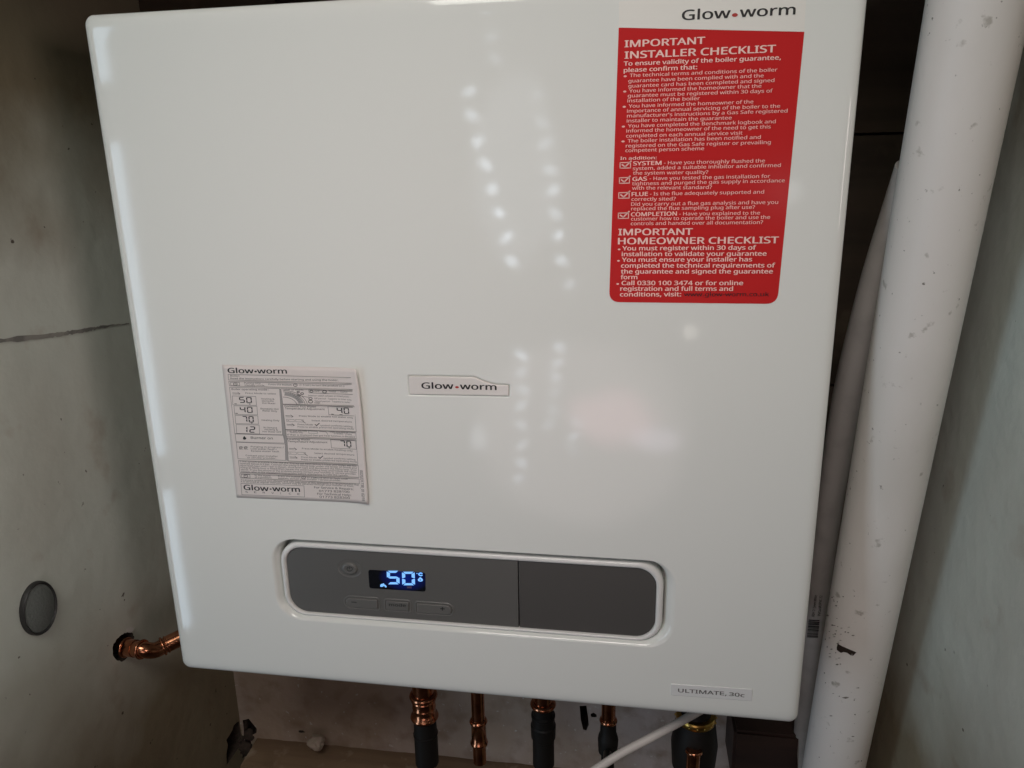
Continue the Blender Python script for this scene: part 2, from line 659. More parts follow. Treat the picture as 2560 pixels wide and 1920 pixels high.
# ================================================================== THE SETTING
BW, BH = 0.72815, 0.74
YB = 0.32
CORN = P(590, 1730, YB)
XL = CORN.x
XR = P(2225, 1860, 0.20).x
ZB, ZT = -1.30, 1.15


def jag(cx, cz, rx, rz, n=22, rough=.22, seed=0):
    rnd = random.Random(seed)
    return [(cx + rx * math.cos(2 * math.pi * i / n) * (1 + rnd.uniform(-rough, rough)),
             cz + rz * math.sin(2 * math.pi * i / n) * (1 + rnd.uniform(-rough, rough))) for i in range(n)]


def wall_with_holes(outer, holes, to3, depth):
    """flat wall with ragged openings that go back into it; returns wall bm, hole bm"""
    bm = bmesh.new()
    hb = bmesh.new()
    lo = [bm.verts.new(to3(a, b, 0)) for a, b in outer]
    ls = [lo]
    for h in holes:
        ls.append([bm.verts.new(to3(a, b, 0)) for a, b in h])
    fill_between(bm, ls)
    for h in holes:
        cx = sum(p[0] for p in h) / len(h)
        cz = sum(p[1] for p in h) / len(h)
        prev = [hb.verts.new(to3(a, b, 0)) for a, b in h]
        for d, k in ((.006, .97), (.03, .85), (depth, .7)):
            cur = [hb.verts.new(to3(cx + (a - cx) * k * random.uniform(.93, 1.05), cz + (b - cz) * k * random.uniform(.93, 1.05), d)) for a, b in h]
            bridge(hb, prev, cur)
            prev = cur
        hb.faces.new(prev)
    fix(bm)
    fix(hb)
    return bm, hb


# back wall: bare plaster at the bottom, dark boards above
def to_back(a, b, d):
    return (a, YB + d, b)


corner = P(598, 1850, YB)
c1 = [P(q[0], q[1], YB) for q in ((560, 1900), (575, 1850), (583, 1826), (600, 1800), (622, 1797), (634, 1812), (642, 1822), (641, 1832), (624, 1842), (628, 1856), (612, 1872), (600, 1905))]
h1 = [(max(q.x, XL + .004 + .0006 * k), q.z) for k, q in enumerate(c1)]
q = P(754, 1829, YB)
h2 = jag(q.x, q.z, .006, .0028, 12, .3, 2)
c3 = [P(q[0], q[1], YB) for q in ((1449, 1765), (1466, 1764), (1470, 1790), (1472, 1812), (1466, 1826), (1458, 1824), (1452, 1800))]
h3 = [(q.x, q.z) for q in c3]
q = P(1484, 1788, YB)
h4 = jag(q.x, q.z, .0055, .0042, 12, .2, 4)
ZS = 0.16
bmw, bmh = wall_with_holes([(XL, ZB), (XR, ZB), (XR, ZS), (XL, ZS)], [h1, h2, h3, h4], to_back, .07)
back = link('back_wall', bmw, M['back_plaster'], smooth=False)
back['kind'] = 'structure'
link('wall_hole', bmh, M['hole'], back, smooth=False)

# boards fixed on the wall above the plaster
z_joint = P(2150, 336, YB - .012).z
rows = [(ZS, 0.30), (0.302, z_joint - .001), (z_joint + .001, ZT)]
xs = [XL, XL + .20, XL + .232, XL + .47, XL + .74, XR]
for (za, zb) in rows:
    for k in range(len(xs) - 1):
        bm = bmesh.new()
        yb = YB - .012 - random.uniform(0, .0015)
        bmesh.ops.create_cube(bm, size=1, matrix=Matrix.Translation(((xs[k] + xs[k + 1]) / 2, (yb + YB + .01) / 2, (za + zb) / 2)) @
                              Matrix.Diagonal((xs[k + 1] - xs[k] - .0015, YB + .01 - yb, zb - za - .001, 1)))
        bmesh.ops.bevel(bm, geom=bm.edges[:], offset=.0012, segments=2, affect='EDGES', profile=.5)
        link('board', bm, M['red_board'] if k == 1 else M['board'], back, flat_angle=40)
bm = bmesh.new()
bmesh.ops.create_cube(bm, size=1, matrix=Matrix.Translation(((XL + XR) / 2, YB + .05, (ZS + ZT) / 2)) @ Matrix.Diagonal((XR - XL, .06, ZT - ZS, 1)))
link('backing', bm, M['hole'], back, smooth=False)

# left side wall with the broken-out hole for the copper elbow
def to_left(a, b, d):
    return (XL - d, a, b)


lh = [PX(q[0], q[1], XL) for q in ((282, 1637), (283, 1612), (290, 1600), (300, 1590), (311, 1582), (324, 1579), (333, 1584), (336, 1594), (330, 1604), (331, 1622), (322, 1640), (306, 1654), (295, 1652))]
lhole = []
_r = random.Random(9)
for q, q_ in zip(lh, lh[1:] + lh[:1]):
    lhole.append((q.y, q.z))
    for t_ in (.33, .66):
        lhole.append((q.y + (q_.y - q.y) * t_ + _r.uniform(-.0012, .0012), q.z + (q_.z - q.z) * t_ + _r.uniform(-.0012, .0012)))
YF = -0.145
ycorner = YB
ch = [PX(a, b, XL) for a, b in ((567, 1912), (566, 1885), (570, 1862), (566, 1850), (575, 1836), (581, 1826), (584, 1814), (592, 1806), (596, 1804))]
chole = [(min(q.y, YB - .004), q.z) for q in ch] + [(YB - .0025, ch[-1].z), (YB - .0025, ch[0].z)]
bmw, bmh = wall_with_holes([(YF, ZB), (ycorner, ZB), (ycorner, ZT), (YF, ZT)], [lhole, chole], to_left, .06)
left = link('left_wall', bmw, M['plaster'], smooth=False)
left['kind'] = 'structure'
link('wall_hole', bmh, M['hole'], left, smooth=False)
# its end face, where the cupboard opens to the room
bm = bmesh.new()
bmesh.ops.create_cube(bm, size=1, matrix=Matrix.Translation((XL - .053, (YF + YB) / 2, (ZB + ZT) / 2)) @ Matrix.Diagonal((.1, YB - YF, ZT - ZB, 1)))
for f in [f for f in bm.faces if f.normal.x > .9]:
    bm.faces.remove(f)
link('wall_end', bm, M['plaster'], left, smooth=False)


def wall_streak(name, pix, widths, seed):
    """ragged trowel mark standing a hair proud of the left wall"""
    rnd = random.Random(seed)
    bm = bmesh.new()
    up, dn = [], []
    pts = []
    for (a, b, w), (a2, b2, w2) in zip(pix, pix[1:]):
        for k in range(10):
            t = k / 10
            pts.append((a + (a2 - a) * t, b + (b2 - b) * t, w + (w2 - w) * t))
    for a, b, w in pts:
        jw = w * rnd.uniform(.55, 1.25)
        jo = rnd.uniform(-.8, .8)
        p1, p2 = PX(a, b - jw / 2 + jo, XL + .0007), PX(a, b + jw / 2 + jo, XL + .0007)
        up.append(bm.verts.new(p1))
        dn.append(bm.verts.new(p2))
    for i in range(len(up) - 1):
        bm.faces.new((up[i], up[i + 1], dn[i + 1], dn[i]))
    return link(name, bm, M['seam'], left, smooth=False)


wall_streak('trowel_mark', [(-40, 856, 14), (127, 839, 11), (180, 831, 10), (225, 823, 8), (262, 816, 6), (330, 808, 2)], None, 3)
bm = bmesh.new()

# right side wall, pale plaster, continuing the cupboard past the pipes
bm = bmesh.new()
bmesh.ops.create_cube(bm, size=1, matrix=Matrix.Translation((XR + .05, (YF + YB) / 2, (ZB + ZT) / 2)) @ Matrix.Diagonal((.1, YB - YF + .02, ZT - ZB, 1)))
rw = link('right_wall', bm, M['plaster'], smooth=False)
rw['kind'] = 'structure'

# timber ledge along the foot of the back wall and an added overhead board
a, b = P(640, 1844, YB), P(1020, 1880, YB)
zl = a.z
bm = bmesh.new()
lx0, lx1 = P(628, 1850, YB - .02).x, XR
n = 40
prof = [(YB + .01, 0.0), (YB - .012, .0), (YB - .020, -.003), (YB - .060, -.004), (YB - .063, -.008), (YB - .063, -.06)]
rows_v = []
for i in range(n + 1):
    x = lx0 + (lx1 - lx0) * i / n
    sl = (b.z - a.z) / (b.x - a.x) * (x - a.x) * .55
    rows_v.append([bm.verts.new((x, yy + random.uniform(-.0008, .0008), zl + sl + zz + random.uniform(-.0012, .0012))) for yy, zz in prof])
for r0, r1 in zip(rows_v, rows_v[1:]):
    for k in range(len(prof) - 1):
        bm.faces.new((r0[k], r1[k], r1[k + 1], r0[k + 1]))
bm.faces.new(rows_v[0])
fix(bm)
tag(link('timber_ledge', bm, M['ledge'], flat_angle=50), 'rough brown timber ledge along the foot of the wall below the boiler', 'ledge')
bm = bmesh.new()
bmesh.ops.create_cube(bm, size=1, matrix=Matrix.Translation(((XL + XR) / 2, (YF + YB) / 2, 0.90)) @ Matrix.Diagonal((XR - XL - .002, YB - YF, .03, 1)))
ct = link('overhead_shade_board', bm, M['board'], smooth=False)  # unseen, added to shade the top of the left wall
ct['kind'] = 'structure'
bm = bmesh.new()
bmesh.ops.create_grid(bm, x_segments=1, y_segments=1, size=4, matrix=Matrix.Translation((.4, -1.5, ZB)))
fl = link('floor', bm, M['floor'], smooth=False)
fl['kind'] = 'structure'

# ================================================================== THE BOILER
boiler = thing('boiler', 'large glossy white wall-hung boiler with a red label, paper label and grey control panel', 'boiler', (BW / 2, .15, 0))

# --- control recess and badge outlines
ro = rect_from((668, 1342), (1692, 1407), (1685, 1622), (698, 1549))           # opening in the door
R_OUT = .030
badge_px = [(235, 243), (270, 229), (1335, 246), (1368, 256), (1400, 274), (1480, 308), (1560, 337), (1640, 358), (1700, 369), (1800, 374), (1890, 378), (1922, 392),
            (1931, 415), (1932, 580), (1922, 606), (1898, 620), (300, 588), (270, 578), (252, 555)]
bz = [P(980 + a * .15371, 900 + b * .15371) for a, b in badge_px]
badge_out = [(q.x, q.z) for q in bz][::-1]                                      # counter-clockwise in x-z


def inset_poly(pts, d):
    n = len(pts)
    out = []
    for i in range(n):
        a, b, c = Vector(pts[i - 1]), Vector(pts[i]), Vector(pts[(i + 1) % n])
        n1 = (b - a).orthogonal().normalized()
        n2 = (c - b).orthogonal().normalized()
        nn = (n1 + n2).normalized() / max(.5, math.sqrt(max(.25, (1 + n1.dot(n2)) / 2)))
        out.append((b.x + nn.x * d, b.y + nn.y * d))
    return out


# orientation test so that positive inset always goes inwards
def area2(pts):
    return sum(pts[i - 1][0] * pts[i][1] - pts[i][0] * pts[i - 1][1] for i in range(len(pts)))


if area2(badge_out) < 0:
    badge_out.reverse()
_t = inset_poly(badge_out, .001)
SGN = 1 if abs(area2(_t)) < abs(area2(badge_out)) else -1

# --- front panel (door)
bm = bmesh.new()
D, K = .020, .0010
prof = [(0, .060), (0, .0075), (.0003, .0058), (.0011, .0043), (.0022, .0033)]
prev = None
for d, y in prof:
    cur = loop(bm, rr(d, BW - d, d, BH - d, max(.010 - d * .3, .004), 10), y)
    if prev:
        bridge(bm, prev, cur)
    prev = cur
d0, y0 = prof[-1]
for i in range(1, 11):
    t = i / 10
    d = d0 + (D - d0) * t
    y = K * (1 - (d - d0) / (D - d0)) ** 2 + (y0 - K) * (1 - t) ** 6
    cur = loop(bm, rr(d, BW - d, d, BH - d, max(.010, .010 + d * .2), 10), y)
    bridge(bm, prev, cur)
    prev = cur
outer = prev
x0, x1, z0, z1 = ro
rl = [(0, 0), (.0012, .0002), (.0030, .0009), (.0048, .0021), (.0066, .0040), (.0080, .0066), (.0090, .0100), (.0100, .0150), (.0105, .0240), (.0108, .0250), (.030, .0250)]
first = None
prev = None
for d, y in rl:
    cur = loop(bm, rr(x0 + d * .8, x1 - d * 1.1, z0 + d * .6, z1 - d * .2, R_OUT - d * .5, 10), y)
    if prev:
        bridge(bm, prev, cur)
    else:
        first = cur
    prev = cur
bm.faces.new(prev)
bl = [(0, 0), (.0004, .0001), (.0010, .0005), (.0016, .0012), (.0019, .0020), (.0040, .0020)]
bprev = None
for d, y in bl:
    cur = loop(bm, inset_poly(badge_out, SGN * d), y)
    if bprev:
        bridge(bm, bprev, cur)
    else:
        bfirst = cur
    bprev = cur
bm.faces.new(bprev)
fill_between(bm, [outer, first, bfirst])
fix(bm)
link('front_panel', bm, M['enamel'], boiler, flat_angle=50)

# --- casing behind the door
bm = bmesh.new()
bmesh.ops.create_cube(bm, size=1, matrix=Matrix.Translation((BW / 2, .178, BH / 2)) @ Matrix.Diagonal((BW - .012, .235, BH - .012, 1)))
bmesh.ops.bevel(bm, geom=bm.edges[:], offset=.004, segments=2, affect='EDGES')
link('casing', bm, M['casing'], boiler, flat_angle=40)

# --- badge
bm = plate(inset_poly(badge_out, SGN * .0022), -.0006, .0021, .0009)
badge = link('badge', bm, M['badge'], boiler, flat_angle=60, label='white raised name badge with black lettering')
pr = Print(-.0008, 980, 900, .15371)
pr.text('Glow', (485, 464), (998, 471), 98, .016, 4)
pr.text('worm', (1110, 474), (1697, 488), 98, .016, 4)
pr.done('badge_lettering', M['ink'], badge)
pr = Print(-.0008, 980, 900, .15371)
pr.dot(1057, 443, 31, 18)
pr.done('red_dot', M['red_ink'], badge)

# --- control panel: bezel ring, fascia, flap
YBZ, YFA = .0035, .0062
bi = rect_from((713, 1363.5), (1641, 1424), (1637.5, 1597), (727.5, 1524), YFA)
bo = (bi[0] - .0065, bi[1] + .0075, bi[2] - .0040, bi[3] + .0068)
RI = .0215
bm = bmesh.new()
prev = None
ring = [(0, .0245), (0, .0065), (.0006, .0048), (.0018, .0037), (.0034, .0033), (.0050, .0038), (.0060, .0050), (.0062, .0100)]


def lerp_rect(t):
    return tuple(bo[i] + (bi[i] - bo[i]) * t for i in range(4))


for d, y in ring:
    t = d / .0062
    q = lerp_rect(t)
    cur = loop(bm, rr(*q, RI + .005 * (1 - t), 10), y)
    if prev:
        bridge(bm, prev, cur)
    prev = cur
fix(bm)
link('bezel', bm, M['bezel'], boiler, flat_angle=60)

seam_x = P(1296.5, 1478, YFA).x
fa = [(x, z) for x, z in rr(bi[0] + .0004, bi[1] - .0004, bi[2] + .0004, bi[3] - .0004, RI, 10)]
left_pts = [p for p in fa if p[0] < seam_x]
right_pts = [p for p in fa if p[0] >= seam_x]
# order of rr: tr corner, tl corner, bl corner, br corner (counter-clockwise)
lp = [p for p in fa[11:33]]
rp = fa[33:44] + fa[0:11]
g = .0006
lpoly = [(seam_x - g, bi[3] - .0004)] + lp + [(seam_x - g, bi[2] + .0004)]
rpoly = [(seam_x + g, bi[2] + .0004)] + rp + [(seam_x + g, bi[3] - .0004)]
bm = plate(lpoly, YFA, .0130, .0004, 2)
fascia = link('fascia', bm, M['fascia'], boiler, flat_angle=50, label='grey control fascia with buttons and a lit display')
bm = plate(rpoly, YFA + .0002, .0130, .0004, 2)
link('flap', bm, M['flap'], boiler, flat_angle=50, label='plain grey cover flap, toned darker for its weaker reflection')
# the seam goes on across the bezel as a fine split
# --- display
o5 = dict(ox=820, oy=1390, s=.15371)
dq = [P(820 + a * .15371, 1390 + b * .15371, YFA) for a, b in ((655, 222), (1582, 268), (1590, 578), (675, 522))]


def quad_round(q, r, n=5):
    """rounded quad from corner points (tl,tr,br,bl) on x-z"""
    pts = []
    q = [Vector((v.x, v.z)) for v in q]
    q = [q[1], q[0], q[3], q[2]]                # counter-clockwise from tr
    for i in range(4):
        a, b, c = q[i - 1], q[i], q[(i + 1) % 4]
        d1 = (a - b).normalized() * r
        d2 = (c - b).normalized() * r
        for k in range(n + 1):
            t = k / n
            pts.append(tuple((b + d1) * (1 - t) ** 2 + b * 2 * t * (1 - t) + (b + d2) * t * t))
    return pts


bm = plate(quad_round(dq, .003), YFA - .0003, YFA + .002)
disp = link('display', bm, M['display'], boiler, smooth=False, label='black lit display showing a blue 50')
dc = P(820 + 1230 * .15371, 1390 + 365 * .15371, YFA) - Vector(boiler.location)
DISPLAY_MAP.inputs['Location'].default_value = dc
DISPLAY_MAP.inputs['Scale'].default_value = (.030, .05, .0165)
pr = Print(YFA - .0005, **o5)
pr.seven('5', 962, 240, 1166, 460, 52, 34, -8)
pr.seven('0', 1208, 256, 1416, 476, 52, 34, -6)
pr.dot(1448, 284, 9, 9)
pr.arc(1508, 298, 30, 18, 45, 315, 20)
pr.poly([(1497, 342), (1530, 365), (1547, 392), (1530, 412), (1497, 417), (1466, 405), (1460, 382), (1478, 362)])
pr.poly([(850, 470), (868, 455), (888, 452), (895, 446), (912, 446), (912, 462), (935, 472), (952, 492), (952, 510), (930, 510), (922, 494), (905, 488), (890, 500), (868, 502), (850, 500)])
pr.done('lit_symbols', M['led'], disp)
pr = Print(YFA - .00062, **o5)
pr.dot(1500, 390, 12, 10)
pr.done('flame_centre', M['display'], disp)
pr = Print(YFA - .0005, **o5)
pr.poly([(1285, 492), (1362, 492), (1362, 524), (1285, 524)])
pr.done('dim_symbol', M['screen_spot'], disp)

# --- buttons
pc = P(874, 1421.5, YFA)
bm = bmesh.new()
prs = [(.0155, .0000), (.0130, .0008), (.0118, .0016), (.0112, .0016), (.0100, -.0006), (.0086, -.0016), (.0060, -.0013), (.0001, -.0010)]
prev = None
for r_, dy in prs:
    cur = [bm.verts.new((pc.x + r_ * .92 * math.cos(2 * math.pi * i / 32), YFA - .0003 + dy, pc.z + r_ * .72 * math.sin(2 * math.pi * i / 32))) for i in range(32)]
    if prev:
        bridge(bm, prev, cur)
    prev = cur
fix(bm)
pb = link('power_button', bm, M['button'], boiler, flat_angle=60)
pr = Print(YFA - .0024, **o5)
pr.arc(352, 211, 44, 9, 118, 422, 33)
pr.line([(352, 172), (352, 212)], 9)
pr.done('power_symbol', M['button_ink'], pb)


def button(name, x0p, x1p, ycp, slope, hp, rl_, rr_, label):
    a, b = P(x0p, ycp - slope * (x1p - x0p) / 2, YFA), P(x1p, ycp + slope * (x1p - x0p) / 2, YFA)
    h = (P(x0p, ycp - hp / 2, YFA) - P(x0p, ycp + hp / 2, YFA)).length
    zc = (a.z + b.z) / 2
    pts = []
    for cx, sx, sz, r, a0 in ((b.x, -1, 1, rr_, 0), (a.x, 1, 1, rl_, 90), (a.x, 1, -1, rl_, 180), (b.x, -1, -1, rr_, 270)):
        r = min(r, h * .49)
        for i in range(7):
            an = math.radians(a0 + 15 * i)
            pts.append((cx + sx * r + r * math.cos(an), zc + sz * (h / 2 - r) + r * math.sin(an)))
    bmb = plate(pts, YFA - .0016, YFA + .001, .0012, 4)
    ob = link(name, bmb, M['button'], boiler, flat_angle=70, label=label)
    # soft moulded rim round the key
    bmr = bmesh.new()
    pv = None
    for d, y in ((.0030, YFA + .0003), (.0022, YFA - .0006), (.0016, YFA - .0008), (.0010, YFA - .0003), (.0007, YFA + .0004)):
        cur = loop(bmr, inset_poly(pts, -SGN2 * d), y)
        if pv:
            bridge(bmr, pv, cur)
        pv = cur
    fix(bmr)
    link('button_rim', bmr, M['button'], ob, flat_angle=80)
    return ob


_sq = [(1, 1), (0, 1), (0, 0), (1, 0)]
SGN2 = 1 if abs(area2(inset_poly(_sq, .01))) < abs(area2(_sq)) else -1
bmn = button('minus_button', 865, 945, 1507.5, .062, 23, .02, .0016, None)
bmd = button('mode_button', 966, 1023, 1514, .062, 22, .0016, .0016, None)
bpl = button('plus_button', 1043, 1130, 1522, .062, 23, .0016, .02, None)
YK = YFA - .0018
pr = Print(YK, **o5)
pr.line([(385, 748), (460, 754)], 14)
pr.done('minus_sign', M['button_ink'], bmn)
pr = Print(YK, **o5)
pr.line([(1832, 857), (1892, 861)], 16)
pr.line([(1862, 836), (1860, 882)], 16)
pr.done('plus_sign', M['button_ink'], bpl)
pr = Print(YK, **o5)
pr.text('mode', (995, 812), (1265, 828), 44, .012)
pr.done('mode_lettering', M['button_ink'], bmd)

# --- model tag, bottom right
tq = [P(1620 + a * .26221, 1680 + b * .26221, 0) for a, b in ((217, 110), (996, 163), (991, 276), (217, 218))]
bm = plate(quad_round(tq, .0015, 3), -.0007, 0.0003, .0006, 4)
tg = link('model_tag', bm, M['tag'], boiler, flat_angle=60, label='small glossy model tag')
pr = Print(-.0009, 1620, 1680, .26221)
pr.text('ULTIMATE,', (287, 192), (748, 224), 34, .010)
pr.text('30c', (772, 226), (918, 240), 34, .010)
pr.done('tag_lettering', M['grey_ink'], tg)

# --- red checklist label
YS = -.00035
def label_plate(pix, r, y, yb=0.0002):
    q = [P(a, b, 0) for a, b in pix]
    return plate(quad_round(q, r, 6), y, yb)


# white header part above and red part below, cut as one label
bm = bmesh.new()
wq = [P(a, b, 0) for a, b in ((1547, 4), (2016, -24), (2010.5, 79.5), (1547.5, 69))]
bm = plate(quad_round(wq, .0012, 4), YS, .0002)
lab = link('checklist_label', bm, M['label_white'], boiler, smooth=False, label='tall red checklist label with a white header')
rq = [P(a, b, 0) for a, b in ((1546.8, 69.6), (2010.5, 80.2), (1943, 759.5), (1522.5, 755))]
q2 = [Vector((v.x, v.z)) for v in rq]
pts = [tuple(q2[1]), tuple(q2[0])]
for a, b, c in ((q2[0], q2[3], q2[2]), (q2[3], q2[2], q2[1])):
    d1 = (a - b).normalized() * .0105
    d2 = (c - b).normalized() * .0105
    for k in range(9):
        t = k / 8
        pts.append(tuple((b + d1) * (1 - t) ** 2 + b * 2 * t * (1 - t) + (b + d2) * t * t))
bm = plate(pts, YS - .0001, .0002)
link('red_field', bm, M['red'], lab, smooth=False)

YT = YS - .0003
A = dict(ox=1500, oy=0, s=.33454)
pr = Print(YT, **A)
pr.text('Glow', (613, 150), (972, 133), 74, .012, 4)
pr.text('worm', (1045, 128), (1457, 107), 74, .012, 4)
pr.done('header_lettering', M['ink'], lab)
pr = Print(YT, **A)
pr.dot(1008, 112, 22, 14)
pr.done('header_dot', M['red_ink'], lab)

pr = Print(YT, **A)
HEAD = [('IMPORTANT', (185, 353), (782, 326), 50), ('INSTALLER CHECKLIST', (185, 438), (1310, 389), 52)]
for s_, l_, r_, c_ in HEAD:
    pr.text(s_, l_, r_, c_, .018, 3)
pr.done('heading_lettering', M['pale_ink'], lab)
pr = Print(YT, **A)
pr.text('To ensure validity of the boiler guarantee,', (178, 491), (1350, 444), 31, .016)
pr.text('please confirm that:', (178, 540), (725, 516), 31, .016)
pr.ox, pr.oy = 1500, 380
pr.text('In addition:', (152, 58), (422, 53), 22, .012)
for s_, l_, r_ in (('SYSTEM', (248, 100), (458, 95)), ('GAS', (243, 216), (350, 213)), ('FLUE', (237, 330), (357, 327)), ('COMPLETION', (232, 481), (573, 474))):
    pr.text(s_, l_, r_, 29, .018)
pr.done('subheading_lettering', M['pale_ink'], lab)['kind'] = 'stuff'
pr = Print(YT, ox=1500, oy=380, s=.33454)
pr.text('IMPORTANT', (138, 622), (690, 618), 47, .018, 3)
pr.text('HOMEOWNER CHECKLIST', (136, 689), (1332, 681), 47, .018, 3)
pr.done('heading_lettering', M['pale_ink'], lab)
pr = Print(YT, ox=1500, oy=380, s=.33454)
for s_, l_, r_ in (('You must register within 30 days of', (168, 735), (1165, 729)), ('installation to validate your guarantee', (163, 778), (1243, 774)),
                   ('You must ensure your installer has', (165, 820), (1135, 817)), ('completed the technical requirements of', (158, 864), (1307, 862)),
                   ('the guarantee and signed the guarantee', (157, 908), (1290, 907)), ('form', (155, 950), (278, 950)),
                   ('Call 0330 100 3474 or for online', (162, 994), (1068, 994)), ('registration and full terms and', (152, 1036), (992, 1037)),
                   ('conditions, visit:', (150, 1079), (605, 1078))):
    pr.text(s_, l_, r_, 31, .017)
for a, b in ((143, 728), (138, 813), (132, 986)):
    pr.dot(a, b, 10, 6)
pr.done('notice_lettering', M['pale_ink'], lab)['kind'] = 'stuff'

pr = Print(YT, **A)
BODY = [('The technical terms and conditions of the boiler', (222, 576), (1324, 533)), ('guarantee have been complied with and the', (212, 617), (1222, 577)),
        ('guarantee card has been completed and signed', (212, 655), (1302, 612)), ('You have informed the homeowner that the', (218, 692), (1205, 654)),
        ('guarantee must be registered within 30 days of', (208, 728), (1290, 690)), ('installation of the boiler', (205, 765), (745, 747)),
        ('You have informed the homeowner of the', (215, 805), (1145, 772)), ('importance of annual servicing of the boiler to the', (202, 842), (1345, 804)),
        ("manufacturer's instructions by a Gas Safe registered", (202, 878), (1400, 840)), ('installer to maintain the guarantee', (200, 915), (983, 892)),
        ('You have completed the Benchmark logbook and', (210, 953), (1312, 920)), ('informed the homeowner of the need to get this', (197, 990), (1275, 959)),
        ('completed on each annual service visit', (195, 1028), (1064, 1005)), ('The boiler installation has been notified and', (207, 1065), (1200, 1037)),
        ('registered on the Gas Safe register or prevailing', (193, 1102), (1275, 1075)), ('competent person scheme', (190, 1137), (777, 1121))]
for s_, l_, r_ in BODY:
    pr.text(s_, l_, r_, 25, .010)
for a, b in ((188, 570), (185, 684), (181, 798), (175, 946), (172, 1057)):
    pr.dot(a, b, 12, 7)
pr.ox, pr.oy = 1500, 380
BODY2 = [('- Have you thoroughly flushed the', (478, 93), (1232, 77)), ('system, added a suitable inhibitor and confirmed', (245, 135), (1350, 111)),
         ('the system water quality?', (247, 170), (808, 162)), ('- Have you tested the gas installation for', (370, 210), (1270, 192)),
         ('tightness and purged the gas supply in accordance', (240, 249), (1380, 225)), ('with the relevant standard?', (240, 282), (835, 275)),
         ('- Is the flue adequately supported and', (373, 325), (1225, 310)), ('correctly sited?', (235, 365), (565, 361)),
         ('Did you carry out a flue gas analysis and have you', (233, 402), (1330, 387)), ('replaced the flue sampling plug after use?', (233, 436), (1157, 424)),
         ('- Have you explained to the', (592, 474), (1195, 467)), ('customer how to operate the boiler and use the', (232, 512), (1270, 499)),
         ('controls and handed over all documentation?', (230, 547), (1217, 537))]
for s_, l_, r_ in BODY2:
    pr.text(s_, l_, r_, 25, .010)
pr.done('body_lettering', M['pink_ink'], lab)['kind'] = 'stuff'

for a, b, c, d in ((150, 80, 228, 121), (145, 193, 220, 234), (140, 305, 218, 346), (137, 457, 213, 497)):
    pr = Print(YT, ox=1500, oy=380, s=.33454)
    pr.line([(a, b), (c, b - 3), (c, d - 2), (a, d)], 7, True)
    w = c - a
    pr.line([(a + w * .2, b + 15), (a + w * .48, d - 10), (c + 4, b - 12)], 10)
    pr.done('tick_box', M['pink_ink'], lab)
pr = Print(YT, ox=1500, oy=380, s=.33454)
pr.text('www.glow-worm.co.uk', (628, 1078), (1262, 1077), 29, .016)
pr.done('web_lettering', M['dark_red_ink'], lab)

# --- paper operating label, lower left, right edge lifting
pq = [P(a, b, 0) for a, b in ((555.5, 911.5), (902, 919.5), (924, 1257.5), (592, 1243.5))]
q2 = [Vector((v.x, v.z)) for v in pq]


def paper_y(x, z):
    # distance in from the right-hand edge
    tz = (z - q2[2].y) / (q2[1].y - q2[2].y)
    xr = q2[2].x + (q2[1].x - q2[2].x) * tz
    d = xr - x
    k = max(0.0, 1 - d / .034)
    lift = .0058 * (.55 + .45 * max(0, min(1, tz)))
    bow = -.0030 * k * max(0, min(1, tz))
    return -.0003 - lift * k ** 2


bm = bmesh.new()
NX, NZ = 40, 30
gridv = []
for j in range(NZ + 1):
    row = []
    for i in range(NX + 1):
        a = q2[0].lerp(q2[1], i / NX)
        b = q2[3].lerp(q2[2], i / NX)
        v = b.lerp(a, j / NZ)
        tz = j / NZ
        pull = -.0030 * (tz ** 6) * ((i / NX) ** 8)
        row.append(bm.verts.new((v.x + pull, paper_y(v.x, v.y), v.y)))
    gridv.append(row)
for j in range(NZ):
    for i in range(NX):
        bm.faces.new((gridv[j][i], gridv[j][i + 1], gridv[j + 1][i + 1], gridv[j + 1][i]))
fix(bm)
pap = link('operating_label', bm, M['paper'], boiler, label='pale printed paper operating label, right edge lifting')
md = pap.modifiers.new('thickness', 'SOLIDIFY')
md.thickness = .0002
md.offset = -1

Bk = dict(ox=540, oy=880, s=.24110)


def yt(x, z):
    return paper_y(x, z) - .00025


def pprint():
    return Print(-.0006, yfun=yt, **Bk)


pr = pprint()
pr.text('Glow', (125, 217), (390, 221), 52, .016, 3)
pr.dot(411, 203, 14, 9)
pr.text('worm', (430, 221), (735, 224), 52, .016, 3)
pr.done('name_lettering', M['ink'], pap)
pr = pprint()
pr.text('Glow', (290, 1428), (546, 1443), 52, .016, 3)
pr.dot(566, 1422, 11, 7)
pr.text('worm', (588, 1442), (870, 1451), 52, .016, 3)
pr.done('name_lettering', M['ink'], pap)
LCD = [('50', 242, 466, 374, 528), ('40', 250, 567, 382, 630), ('70', 272, 664, 394, 728), ('12', 300, 771, 406, 835),
       ('40', 1255, 573, 1388, 638), ('70', 1288, 917, 1410, 982)]
for s_, a, b, c, d in LCD:
    pr = pprint()
    w = (c - a)
    if s_[0] == '1':
        pr.seven('1', a - 28, b, a + 26, d, 13, 9)
        pr.seven('2', a + 46, b + 1, c, d + 2, 13, 9)
    else:
        pr.seven(s_[0], a, b, a + w * .45, d, 13, 9, -6)
        pr.seven(s_[1], a + w * .56, b + 1, c, d + 3, 13, 9, -6)
    pr.done('digits', M['ink'], pap)
pr = pprint()
for a, b in ((349, 540), (371, 737), (1384, 991)):
    pr.dot(a, b, 8, 4)
for a, b in ((203, 537), (213, 635), (1208, 645)):
    pr.line([(a - 10, b), (a + 10, b + 1)], 6)
pr.line([(1282, 648), (1312, 648)], 5)
for a, b in ((1048, 753), (1085, 1092)):
    pr.line([(a - 20, b - 1), (a - 6, b + 11), (a + 22, b - 13)], 8)
pr.done('small_symbols', M['ink'], pap)['kind'] = 'stuff'
pr = pprint()
